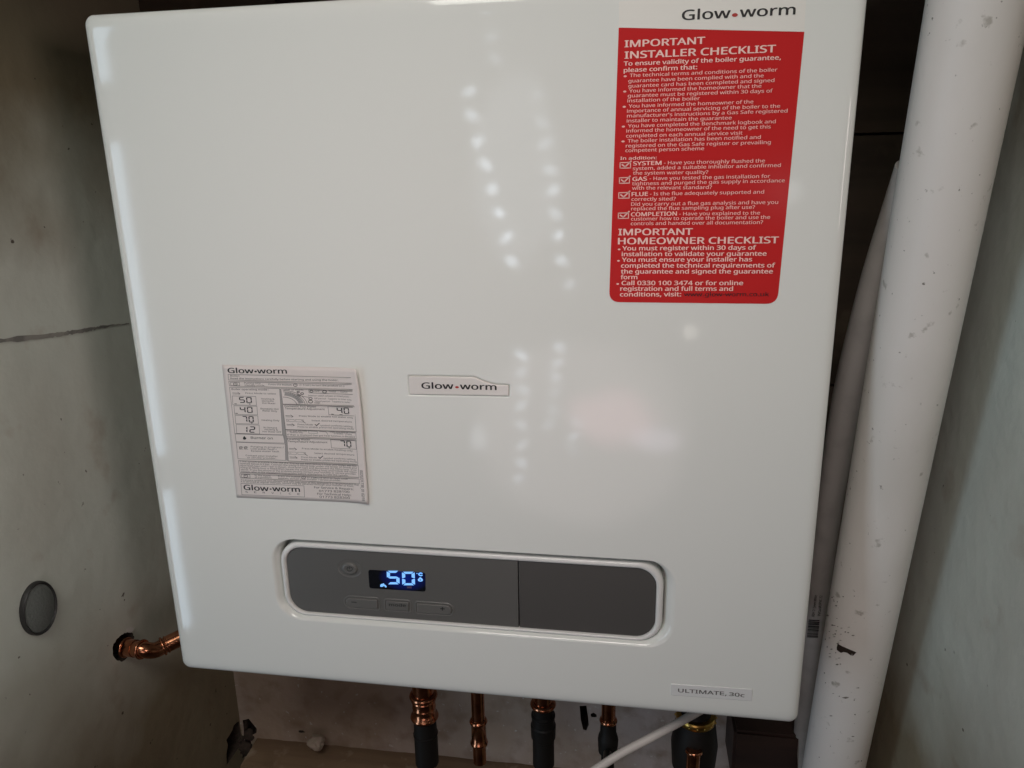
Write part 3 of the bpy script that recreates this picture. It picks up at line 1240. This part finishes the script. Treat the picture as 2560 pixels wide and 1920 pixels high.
pr.poly([(292, 870), (304, 884), (315, 893), (310, 906), (292, 910), (278, 903), (280, 888)])
pr.done('flame_symbol', M['ink'], pap)

pr = pprint()
T = [('Read the instructions carefully before starting and using the boiler.', (150, 282), (1272, 301), 17), ('Boiler:', (148, 254), (246, 256), 16),
     ('Boiler operating mode :', (162, 394), (550, 400), 18), ('Domestic Hot Water', (712, 570), (1040, 577), 18), ('Temperature Adjustment', (717, 594), (1128, 603), 18),
     ('Heating Water', (742, 911), (978, 918), 18), ('Temperature Adjustment', (748, 935), (1156, 946), 18), ('Burner on', (362, 901), (590, 907), 25),
     ('01773 828100', (1070, 1452), (1386, 1460), 22), ('01773 828300', (1075, 1512), (1390, 1523), 22), ('For Service & Repairs:', (1018, 1413), (1428, 1430), 20),
     ('For Technical Help:', (1052, 1480), (1404, 1493), 20), ('0020231738_01 02/16', (1500, 1217), (1522, 1537), 30)]
for s_, l_, r_, c_ in T:
    pr.text(s_, l_, r_, c_, .012)
for i, ch in enumerate('SERVICE'):
    t = i / 6
    a, b = 306 + (846 - 306) * t, 1459 + 23 * t
    pr.text(ch, (a, b), (a + (24 if ch != 'I' else 7), b + 1), 18, .006)
pr.done('label_lettering', M['grey_ink'], pap)['kind'] = 'stuff'

pr = pprint()
T = [('Putting into', (293, 329), (462, 333)), ('standby mode.', (297, 350), (508, 355)), ('Press the button', (545, 343), (783, 349)),
     ('(> 3 sec.) to turn the product on or off.', (868, 349), (1405, 361)), ('Press Mode to select', (306, 434), (622, 441)),
     ('Heating &', (470, 492), (606, 496)), ('Domestic', (478, 514), (600, 518)), ('Hot Water', (480, 536), (618, 541)),
     ('Domestic Hot', (462, 595), (650, 600)), ('Water Only', (480, 616), (634, 622)), ('Heating Only', (475, 714), (657, 719)),
     ('No Demand', (493, 790), (630, 795)), ('Heating &', (505, 811), (643, 815)), ('Hot Water OFF', (483, 832), (678, 838)),
     ('Purging in progress /', (362, 988), (703, 998)), ('Low water fault /', (362, 1010), (630, 1018)), ('Excess water fault', (366, 1033), (656, 1040)),
     ('Contact your installer', (308, 1080), (642, 1090)), ('or service provider.', (325, 1102), (625, 1111)),
     ('Timer (If fitted)', (688, 396), (905, 401)), ('OFF', (1022, 413), (1075, 415)), ('Timed', (1168, 417), (1240, 419)), ('Constant', (1293, 420), (1410, 423)),
     ('Selector switch (shown in timed position)', (955, 459), (1425, 469)), ('Off period - Tappets to inner edge', (1018, 489), (1425, 498)),
     ('Timed period - Tappets to outer', (1022, 517), (1400, 525)), ('edge', (1022, 533), (1080, 534)),
     ('Press Mode to enable hot water only', (862, 671), (1430, 684)), ('Select desired temperature', (992, 718), (1415, 728)),
     ('Press Mode', (847, 758), (1006, 762)), ('symbol confirms setting', (1078, 768), (1420, 777)), ('Press to enable preferred operating mode', (847, 783), (1437, 800)),
     ('Enter wait and note', (735, 824), (942, 829)), ('function only', (768, 840), (900, 843)), ('Press and hold for 3 secs', (1182, 836), (1452, 841)), ('to enable / disable', (1222, 853), (1414, 858)),
     ("If 'Wait' is displayed then pre heat function is disabled", (738, 865), (1446, 884)),
     ('Press Mode to enable heating only', (892, 1008), (1422, 1029)), ('Select desired temperature', (1020, 1057), (1440, 1071)),
     ('Press Mode', (885, 1098), (1045, 1103)), ('symbol confirms setting', (1115, 1109), (1450, 1118)), ('Press to enable preferred operating mode', (887, 1122), (1470, 1142)),
     ('In the event', (400, 1287), (566, 1293)), ('of a problem:', (403, 1306), (580, 1313)), ('Press the button', (645, 1296), (872, 1304)),
     ('(> 3 sec.) If an F or fault code', (948, 1308), (1366, 1322)), ('appears, contact your installer / service provider.', (645, 1315), (1298, 1341)),
     ('To ensure continued and efficient and safe operation of this appliance it is recommended that', (258, 1333), (1488, 1381)),
     ('it is serviced at regular intervals, service may be obtained through your installer or from:', (258, 1350), (1432, 1397))]
PARA = ['If the system pressure is too low the display will flash below 0.5 bar and boiler will not',
        'operate below 0.3 bar. Connect the integral filling loop under the boiler (if fitted) and',
        'open both taps until 1 bar is shown, close both taps and disconnect the filling loop. If no',
        'integral filling loop is fitted then locate the external filling loop and follow the steps',
        'above. If you are unsure or the problem persists contact your installer or service provider.',
        'Always refer to the installation instructions before attempting to refill the system.']
for i, s_ in enumerate(PARA):
    T.append((s_, (246 + 3 * i, 1142 + 21.2 * i), (1463 - (90 if i == 5 else 0), 1186 + 21 * i - (3 if i == 5 else 0))))
for s_, l_, r_ in T:
    pr.text(s_, l_, r_, 15.5, .006, 1)
pr.done('fine_lettering', M['fine_ink'], pap)['kind'] = 'stuff'

pr = pprint()
RULES = [((125, 232), (1418, 258), (1425, 317), (130, 290)), ((132, 305), (1424, 330), (1432, 382), (140, 352)), ((140, 367), (658, 380), (690, 857), (195, 847)),
         ((168, 456), (412, 461), (420, 554), (175, 548)), ((186, 558), (424, 563), (430, 652), (194, 646)), ((197, 657), (433, 662), (440, 748), (204, 742)),
         ((208, 753), (446, 758), (452, 850), (215, 844)), ((198, 850), (703, 865), (712, 945), (208, 931)), ((210, 936), (718, 955), (722, 1123), (228, 1108)),
         ((672, 380), (1432, 394), (1440, 550), (692, 540)), ((692, 546), (1446, 560), (1462, 820), (718, 803)), ((1160, 562), (1428, 568), (1440, 656), (1170, 650)),
         ((720, 806), (1458, 824), (1462, 893), (728, 876)), ((735, 890), (1462, 905), (1478, 1157), (750, 1131)), ((1188, 908), (1452, 914), (1462, 1002), (1198, 994)),
         ((232, 1126), (1480, 1168), (1490, 1294), (248, 1248)), ((245, 1262), (1490, 1309), (1493, 1360), (255, 1306)), ((258, 1362), (912, 1388), (918, 1504), (268, 1480)),
         ((150, 315), (243, 317), (246, 349), (153, 346)), ((262, 1268), (350, 1272), (354, 1305), (266, 1301)), ((962, 391), (1430, 400), (1432, 432), (964, 424))]
for qd in RULES:
    pr.line(qd, 4, True)
for a, b in ((200, 333), (822, 343), (308, 1287), (908, 1301)):
    pr.arc(a, b, 19, 6, 115, 425, 14)
    pr.line([(a, b - 14), (a, b)], 5)
for a, b, r_ in ((990, 408, 16), (1125, 412, 20), (980, 483, 17), (980, 515, 22), (852, 415, 12), (893, 432, 15)):
    pr.arc(a, b, r_, 7, 0, 360, r_ * .65)
for a, b in ((172, 424), (722, 660), (735, 750), (758, 1000), (765, 1088)):           # pointing arrows
    pr.line([(a, b), (a + 62, b + 4), (a + 76, b + 12)], 5)
    pr.line([(a + 52, b - 8), (a + 78, b + 10), (a + 60, b + 18)], 4)
    pr.line([(a, b + 12), (a + 52, b + 15)], 3)
for a, b in ((730, 697), (752, 1036)):                                              # small key outlines
    pr.line([(a, b), (a + 80, b + 3), (a + 82, b + 26), (a + 4, b + 24)], 3, True)
    pr.line([(a + 95, b + 3), (a + 175, b + 6), (a + 178, b + 30), (a + 97, b + 27)], 3, True)
    pr.line([(a + 14, b + 12), (a + 26, b + 13)], 4)
    pr.line([(a + 160, b + 12), (a + 195, b + 40)], 6)
pr.line([(958, 820), (1050, 824), (1052, 846), (962, 842)], 3, True)
pr.line([(1072, 824), (1140, 828), (1160, 855)], 4)
for r_ in (258, 236, 150):                                                           # the timer dial
    pr.arc(690, 560, r_, 5, 8, 88, r_ * .62)
for k in range(7):
    a = math.radians(18 + k * 9)
    pr.line([(690 + 205 * math.cos(a) * .62 + 40, 560 - 205 * math.sin(a) * .62), (690 + 240 * math.cos(a) * .62 + 40, 560 - 240 * math.sin(a) * .62)], 4)
pr.line([(840, 440), (905, 462), (960, 470)], 5)
for a in (240, 290):                                                                 # purging symbols
    pr.arc(a + 18, 994, 16, 5, 0, 300, 14)
    pr.line([(a, 984), (a + 40, 1010)], 4)
    pr.line([(a, 1008), (a + 34, 984)], 4)
pr.done('rule_lines', M['rule_ink'], pap)['kind'] = 'stuff'
pr = pprint()
seg = []
for r_ in (225, 172):
    seg.append([(690 + r_ * math.cos(math.radians(12 + 72 * i / 12)), 558 - r_ * .62 * math.sin(math.radians(12 + 72 * i / 12))) for i in range(13)])
for i in range(12):
    pr.poly([seg[0][i], seg[0][i + 1], seg[1][i + 1], seg[1][i]])
pr.poly([(845, 437), (880, 452), (872, 470), (838, 455)])
pr.poly([(658, 382), (672, 382), (690, 545), (735, 892), (748, 1130), (722, 1122), (716, 950), (690, 855)])
pr.done('grey_tint', M['grey_print'], pap)

# ================================================================== PIPES BELOW THE BOILER
def vpipe(px, py, y):
    return P(px, py, y)


def seg_pipe(parent, name, base, z0, z1, r, material, n=28):
    bm = bmesh.new()
    tube(bm, [(base.x, base.y, z0), (base.x, base.y, z1)], r, n)
    return link(name, bm, material, parent, flat_angle=40)


def lathe(base, prof, n=30):
    bm = bmesh.new()
    prev = None
    for r, z in prof:
        cur = [bm.verts.new((base.x + r * math.cos(2 * math.pi * i / n), base.y + r * math.sin(2 * math.pi * i / n), z)) for i in range(n)]
        if prev:
            bridge(bm, prev, cur)
        else:
            bm.faces.new(cur)
        prev = cur
    bm.faces.new(prev)
    fix(bm)
    return bm


G = 'pipes under the boiler'
YP = .13
# 1: thick copper with a double-ringed press coupling into a black sleeve
b = P(1061, 1780, YP)
r = rad(29, b)


def zz(px, py, y=YP, bb=None):
    """height on a vertical pipe at the given photo row (front of the pipe)"""
    rr_ = ray(px, py)
    return (CAM + rr_ * ((y - CAM.y) / rr_.y)).z


t = thing('copper_pipe', 'thick copper pipe with a two-ringed coupling above a black sleeve', 'pipe', (b.x, b.y, -.2), G)
za, zb_ = zz(1059, 1758, YP - r), zz(1061, 1811, YP - r)
seg_pipe(t, 'pipe', b, za - .002, .02, r * .94, M['copper'])
h = za - zb_
bm = lathe(b, [(r * .98, zb_ - .003), (r * 1.16, zb_ - .002), (r * 1.22, zb_ + .0005), (r * 1.16, zb_ + .003), (r * 1.0, zb_ + .0045), (r * .99, zb_ + h * .45), (r * 1.02, zb_ + h * .47),
                 (r * .99, zb_ + h * .50), (r * 1.0, za - .0065), (r * 1.09, za - .006), (r * 1.05, za - .0045), (r * 1.14, za - .003), (r * 1.22, za), (r * 1.14, za + .003), (r * .95, za + .004)])
link('coupling', bm, M['copper'], t, flat_angle=60)
bm = lathe(b, [(r * 1.02, -.22), (r * 1.02, zb_ - .030), (r * 1.07, zb_ - .0295), (r * 1.07, zb_ - .0275), (r * 1.0, zb_ - .027), (r * .98, zb_ - .003)])
link('sleeve', bm, M['black'], t, flat_angle=40)

# 2: thinner copper with a long coupling
b = P(1196, 1800, YP)
r = rad(17.5, b)
t = thing('copper_pipe', 'thin copper pipe, second from the left, with a copper coupling low down', 'pipe', (b.x, b.y, -.2), G)
za, zb_ = zz(1192, 1815, YP - r), zz(1195, 1868, YP - r)
seg_pipe(t, 'pipe', b, -.21, .02, r * .95, M['copper'])
h = za - zb_
bm = lathe(b, [(r * .97, zb_ - .004), (r * 1.22, zb_ - .0025), (r * 1.28, zb_), (r * 1.2, zb_ + .0025), (r * 1.08, zb_ + .004), (r * 1.06, za - .004), (r * 1.2, za - .0025), (r * 1.3, za), (r * 1.18, za + .0025), (r * .97, za + .004)])
link('coupling', bm, M['copper'], t, flat_angle=60)

# 3: copper stub into a black valve body
b = P(1358, 1790, YP + .02)
r = rad(26, b)
t = thing('copper_pipe', 'short copper stub, third from the left, screwed into a ribbed black valve', 'pipe', (b.x, b.y, -.2), G)
za = zz(1352, 1777, YP + .02 - r)
seg_pipe(t, 'pipe', b, za - .004, .02, r * .92, M['copper'])
bm = lathe(b, [(r * .9, za - .004), (r * 1.18, za - .0025), (r * 1.25, za), (r * 1.15, za + .003), (r * .9, za + .004)])
link('collar', bm, M['copper'], t, flat_angle=60)
bm = lathe(b, [(r * 1.05, -.22), (r * 1.05, za - .055), (r * 1.18, za - .053), (r * 1.22, za - .034), (r * 1.12, za - .032), (r * 1.10, za - .021), (r * 1.16, za - .020), (r * 1.16, za - .017), (r * 1.0, za - .015), (r * 1.0, za - .0035)])
link('valve_body', bm, M['black'], t, flat_angle=30)

# 4: copper into a black isolating valve
b = P(1521, 1800, YP + .01)
r = rad(18.5, b)
t = thing('copper_pipe', 'thin copper pipe, fourth from the left, ending in a black isolating valve', 'pipe', (b.x, b.y, -.2), G)
za = zz(1518, 1813, YP + .01 - r)
seg_pipe(t, 'pipe', b, za - .004, .02, r * .95, M['copper'])
bm = lathe(b, [(r * .9, za - .0035), (r * 1.15, za - .002), (r * 1.22, za), (r * 1.12, za + .0025), (r * .9, za + .0035)])
link('collar', bm, M['copper'], t, flat_angle=60)
bm = lathe(b, [(r * .9, -.22), (r * .9, za - .052), (r * 1.3, za - .050), (r * 1.4, za - .030), (r * 1.3, za - .024), (r * 1.1, za - .020), (r * 1.05, za - .003)], 14)
link('valve_body', bm, M['black'], t, flat_angle=30)
bm = bmesh.new()
tube(bm, [b + Vector((0, -.030, za - .037 - b.z)), b + Vector((0, -.018, za - .037 - b.z))], r * .55, 20)
link('valve_screw', bm, mat('dull_metal', (.18, .17, .16), .3, 1.0), t, flat_angle=40)

# 5: black gas cock with a toothed brass ring and copper tail
yv = YP - .01
b = P(1738, 1815, yv)
r = rad(46, b)
t = thing('gas_valve', 'black valve with a dotted brass ring, behind the pale hose', 'valve', (b.x, b.y, -.2), None)
zr = zz(1737, 1822, yv - r)
bm = lathe(b, [(r * 1.15, -.075 + zr), (r * 1.25, zr - .040), (r * 1.05, zr - .006), (r * .8, zr + .004), (r * .75, .01)])
link('valve_body', bm, M['black'], t, flat_angle=40)
bm = lathe(b, [(r * .85, zr - .0055), (r * 1.02, zr - .005), (r * 1.07, zr - .003), (r * 1.07, zr + .003), (r * 1.02, zr + .005), (r * .85, zr + .0055)])
link('brass_ring', bm, M['brass'], t, flat_angle=40)
for k in range(16):
    a = 2 * math.pi * k / 16
    bm = bmesh.new()
    bmesh.ops.create_icosphere(bm, subdivisions=2, radius=.0016, matrix=Matrix.Translation((b.x + r * 1.07 * math.cos(a), b.y + r * 1.07 * math.sin(a), zr)))
    link('stud', bm, M['brass'], t)
bq = P(1735, 1874, yv - r * 1.3)
rq_ = rad(17, bq)
bm = bmesh.new()
ring_on(bm, (bq.x, bq.y, bq.z - .003), (0, .25, 1), rq_, rq_ * .28)
link('copper_ring', bm, M['copper'], t)
bm = bmesh.new()
tube(bm, [(bq.x, bq.y, bq.z - .003), (bq.x, bq.y + .006, -.2)], rq_, 24)
link('copper_tail', bm, M['copper'], t, flat_angle=40)

# 6: pale condensate hose slanting out from under the boiler
pp = [P(1790, 1752, .10), P(1740, 1782, .085), P(1690, 1810, .07), P(1620, 1848, .055), P(1545, 1888, .04), P(1450, 1950, .02)]
bm = bmesh.new()
hr = rad(10.5, pp[3])
tube(bm, curve_pts(pp, 6), hr, 20)
tag(link('drain_hose', bm, M['hose'], flat_angle=60), 'pale plastic drain hose slanting down from under the boiler', 'hose')

# 7: dark timber block low on the right
a, b = P(1835, 1822, .24), P(1990, 1960, .24)
bm = bmesh.new()
bmesh.ops.create_cube(bm, size=1, matrix=Matrix.Translation(((a.x + b.x) / 2, .275, (a.z + b.z) / 2)) @ Matrix.Diagonal((b.x - a.x, .08, a.z - b.z, 1)))
bmesh.ops.bevel(bm, geom=bm.edges[:], offset=.004, segments=2, affect='EDGES')
tag(link('timber_block', bm, M['red_board'], flat_angle=40), 'dark reddish timber block in the shade below the right corner of the boiler', 'block')

# 8: lump of plaster on the ledge
q = P(792, 1856, YB - .03)
bm = bmesh.new()
bmesh.ops.create_icosphere(bm, subdivisions=4, radius=1)
for v in bm.verts:
    n_ = noise.noise(v.co * 1.6) * .35 + noise.noise(v.co * 4) * .16
    v.co = Vector((v.co.x * .0155, v.co.y * .013, v.co.z * .0115)) * (1 + n_) + q
tag(link('plaster_lump', bm, M['lump']), 'small crumbled lump of plaster lying on the timber ledge', 'plaster')
# rubble in the broken corner
q = P(600, 1835, YB)
bm = bmesh.new()
for k in range(5):
    bmesh.ops.create_icosphere(bm, subdivisions=3, radius=1, matrix=Matrix.Translation((k * 10, 0, 0)))
vs = list(bm.verts)
rb = [(q.x + .002, YB + .012, q.z + .012, .012), (q.x + .016, YB + .004, q.z - .002, .010), (q.x - .004, YB + .006, q.z - .012, .013), (q.x + .010, YB - .004, q.z - .024, .012), (q.x - .006, YB + .0, q.z - .034, .014)]
for v in vs:
    k = int(round(v.co.x / 10))
    l_ = Vector((v.co.x - 10 * k, v.co.y, v.co.z))
    n_ = noise.noise(l_ * 1.5 + Vector((k * 7, 0, 0))) * .5 + noise.noise(l_ * 4) * .2
    cx, cy, cz, rr_ = rb[k]
    v.co = Vector((cx, cy, cz)) + l_ * rr_ * (1 + n_)
o = link('rubble', bm, M['hole'])
o['kind'] = 'stuff'
o['label'] = 'dark crumbled masonry in the broken wall corner'

# ================================================================== COPPER ELBOW THROUGH THE LEFT WALL
yl = lh[0].y
hc = PX(308, 1618, XL)
p0 = Vector((XL - .05, hc.y, hc.z + .006))
p1 = PX(318, 1622, XL + .004)
p1 = Vector((XL + .003, hc.y, hc.z))
rE = rad(21, p1)
pa = P(352, 1623, hc.y - .004)
pb2 = P(385, 1626, hc.y + .006)
pc2 = P(415, 1612, hc.y + .020)
pd = P(452, 1594, hc.y + .034)
t = thing('copper_elbow', 'copper elbow pipe running from a broken hole in the left wall to behind the boiler', 'pipe', (pa.x, pa.y, pa.z - .02))
bm = bmesh.new()
path = curve_pts([p0, p1, pa, pb2, pc2, pd, P(520, 1575, hc.y + .06)], 8)
tube(bm, path, rE * .93, 26)
link('pipe', bm, M['copper'], t)
axis1 = (pa - p1).normalized()
bm = bmesh.new()
tube(bm, [p1 + axis1 * .001, p1 + axis1 * .018], rE * 1.02, 26)
ring_on(bm, p1 + axis1 * .002, axis1, rE * 1.02, rE * .16)
link('collar', bm, M['copper'], t, flat_angle=60)
bm = bmesh.new()
ring_on(bm, pa + axis1 * .002, axis1, rE * 1.0, rE * .16)
link('collar_ring', bm, M['copper'], t)
axis2 = (pd - pc2).normalized()
bm = bmesh.new()
ring_on(bm, pc2 + axis2 * -.004, axis2, rE * 1.0, rE * .16)
ring_on(bm, pc2 + axis2 * .001, axis2, rE * .97, rE * .12)
tube(bm, [pc2, pd + axis2 * .02], rE * 1.0, 26)
link('socket', bm, M['copper'], t, flat_angle=60)
q = pa + Vector((0, 0, -rE * 1.05))
bm = bmesh.new()
bmesh.ops.create_icosphere(bm, subdivisions=2, radius=rE * .28, matrix=Matrix.Translation(q))
link('solder_drop', bm, M['copper'], t)
# chip of bare plaster above the hole
q = [PX(a, b, XL + .0008) for a, b in ((314, 1580), (316, 1571), (326, 1567), (335, 1570), (333, 1580), (325, 1582))]
bm = bmesh.new()
bm.faces.new([bm.verts.new(v) for v in q])
link('plaster_chip', bm, mat('fresh_plaster', (.62, .60, .56), .9), left, smooth=False)

# round thing cut by the left edge of the photograph
yc = PX(127, 1520, XL).y
cxp = P(100, 1520, yc - .02)
rc_x = rad(36, cxp)
rc_z = rad(66, cxp)
cc = Vector((XL, PX(92, 1520, XL).y, PX(92, 1520, XL).z))
hy = PX(138, 1520, XL).y - cc.y
hz = cc.z - PX(100, 1585, XL).z
t = thing('round_cover', 'round grey-green cover with a dark rim on the left wall', 'cover', cc)


def disc(rs, mt, nm):
    bm = bmesh.new()
    pv = None
    for k, dx in rs:
        cur = [bm.verts.new((XL + dx, cc.y + hy * k * math.cos(2 * math.pi * i / 40), cc.z + hz * k * math.sin(2 * math.pi * i / 40))) for i in range(40)]
        if pv:
            bridge(bm, pv, cur)
        pv = cur
    bm.faces.new(pv)
    fix(bm)
    return link(nm, bm, mt, t, flat_angle=50)


disc([(1.0, 0), (1.0, .004), (.96, .006), (.90, .005), (.88, .002)], M['dark_rim'], 'rim')
disc([(.90, 0.002), (.88, .004), (.5, .007), (.01, .008)], M['green_grey'], 'cover')

# ================================================================== PIPES TO THE RIGHT
pp = [P(2086, 1960, .17), P(2093, 1862, .165), P(2256, 1000, .06), P(2400, 200, -.02)]
d_ = (pp[2] - pp[1]).normalized()
lo, hi = pp[1] - d_ * .25, pp[1] + d_ * 1.25
R = rad(71, pp[1])
t = thing('soil_pipe', 'wide scuffed white-painted pipe leaning up the right side', 'pipe', lo)
bm = bmesh.new()
tube(bm, [lo + (hi - lo) * (i / 30) for i in range(31)], R, 48)
link('pipe', bm, M['soil_pipe'], t, flat_angle=60)


def on_pipe(px, py, lift=.0005):
    """where the sight line of the photograph meets the pipe"""
    o, dv = CAM, ray(px, py).normalized()
    w = o - lo
    a = dv - d_ * dv.dot(d_)
    b = w - d_ * w.dot(d_)
    A_, B_, C_ = a.dot(a), 2 * a.dot(b), b.dot(b) - (R + lift) ** 2
    disc_ = B_ * B_ - 4 * A_ * C_
    tt = (-B_ - math.sqrt(max(0, disc_))) / (2 * A_)
    return o + dv * tt


chip_px = [(2094, 1609), (2104, 1615), (2120, 1622), (2141, 1631), (2133, 1639), (2126, 1638), (2118, 1632), (2109, 1630), (2102, 1632), (2092, 1625), (2092, 1618)]
bm = bmesh.new()
bm.faces.new([bm.verts.new(on_pipe(a, b)) for a, b in chip_px])
bmesh.ops.triangulate(bm, faces=bm.faces)
link('paint_chip', bm, mat('bare_dark_metal', (.030, .018, .012), .6), t, smooth=False, label='dark bare chip in the white paint')
bm = bmesh.new()
bm.faces.new([bm.verts.new(on_pipe(a, b)) for a, b in ((2104, 1744), (2115, 1742), (2123, 1744), (2114, 1747))])
rnd = random.Random(5)
for k in range(46):
    a = rnd.gauss(2085, 14) if k < 30 else rnd.uniform(2060, 2165)
    b = rnd.gauss(1590, 45) if k < 30 else rnd.uniform(1480, 1850)
    w, h_ = rnd.uniform(1.2, 4.5), rnd.uniform(.6, 2.2)
    try:
        bm.faces.new([bm.verts.new(on_pipe(a + x, b + z)) for x, z in ((-w, 0), (0, -h_), (w, rnd.uniform(-1, 1)), (0, h_))])
    except Exception:
        pass
link('scuff_marks', bm, mat('scuff', (.22, .20, .175), .8), t, smooth=False)['kind'] = 'stuff'

# grey waste pipe between the boiler and the wide pipe
gp = [(2003, 1960, .25, 21), (2008, 1830, .245, 22), (2034, 1580, .215, 25), (2060, 1350, .185, 29), (2095, 1130, .155, 34), (2133, 948, .125, 40), (2205, 700, .08, 50), (2300, 420, .03, 58)]
pts3 = [P(a, b, y) for a, b, y, r_ in gp]
rads = [rad(r_, q) for (a, b, y, r_), q in zip(gp, pts3)]
t = thing('waste_pipe', 'slim grey plastic pipe with a printed barcode beside the right edge of the boiler', 'pipe', pts3[0])
path = curve_pts(pts3, 6)
rp_ = []
for i in range(len(path)):
    f_ = i / 6
    k = min(int(f_), len(rads) - 2)
    rp_.append(rads[k] + (rads[k + 1] - rads[k]) * (f_ - k))
bm = bmesh.new()
tube(bm, path, rp_, 32)
link('pipe', bm, M['grey_pipe'], t, flat_angle=60)
# print on it: barcode and two lines of text along the pipe, laid on the surface
import bisect


def surf(px, py):
    """front of the grey pipe along a sight line"""
    best, bi_ = 1e9, 0
    dv = ray(px, py).normalized()
    for i, q in enumerate(path):
        w = q - CAM
        dist = (w - dv * w.dot(dv)).length
        if dist < best:
            best, bi_ = dist, i
    i0 = max(0, min(len(path) - 2, bi_))
    a, b_ = path[i0], path[i0 + 1]
    ax = (b_ - a).normalized()
    w = CAM - a
    aa = dv - ax * dv.dot(ax)
    bb = w - ax * w.dot(ax)
    rr_ = rp_[i0] + .0006
    A_, B_, C_ = aa.dot(aa), 2 * aa.dot(bb), bb.dot(bb) - rr_ * rr_
    dd = max(0, B_ * B_ - 4 * A_ * C_)
    return CAM + dv * ((-B_ - math.sqrt(dd)) / (2 * A_))


bm = bmesh.new()
rnd = random.Random(11)
yy = 1549.0
while yy < 1592:
    th = rnd.choice((.7, 1.2, 1.8, 2.6))
    sx = -.17 * (yy - 1570)
    cols = []
    for k in range(9):
        a = 2019.5 + 27.5 * k / 8
        b = yy + 1.5 * k / 8
        cols.append([bm.verts.new(surf(a + sx * .6, b)), bm.verts.new(surf(a + sx * .6, b + th))])
    for c0, c1_ in zip(cols, cols[1:]):
        bm.faces.new((c0[0], c1_[0], c1_[1], c0[1]))
    yy += th + rnd.choice((.7, 1.1, 1.6))
link('barcode', bm, M['ink'], t, smooth=False)


def pipe_text(s_, x_top, y_top, x_bot, y_bot, h_px):
    cu = bpy.data.curves.new('lettering', 'FONT')
    cu.body = s_
    if FONT:
        cu.font = FONT
    cu.resolution_u = 1
    ob = bpy.data.objects.new('lettering', cu)
    me = bpy.data.meshes.new_from_object(ob)
    bpy.data.objects.remove(ob)
    xs_ = [v.co.x for v in me.vertices]
    x0_, x1_ = min(xs_), max(xs_)
    bmx = bmesh.new()
    vs_ = []
    for v in me.vertices:
        tt = (v.co.x - x0_) / (x1_ - x0_)
        # reads upwards: start at the bottom
        vs_.append(bmx.verts.new(surf(x_bot + (x_top - x_bot) * tt - v.co.y / CAPH * h_px, y_bot + (y_top - y_bot) * tt)))
    for f in me.polygons:
        try:
            bmx.faces.new([vs_[i] for i in f.vertices])
        except ValueError:
            pass
    bpy.data.meshes.remove(me)
    return link('pipe_lettering', bmx, M['ink'], t, smooth=False)


pipe_text('RDH 21.5mm White', 2043, 1488, 2036, 1541, 7)
pipe_text('PVCu-MUPVC 22', 2056, 1489, 2051, 1539, 7)

for l_ in list(bpy.data.curves):
    if l_.users == 0:
        bpy.data.curves.remove(l_)
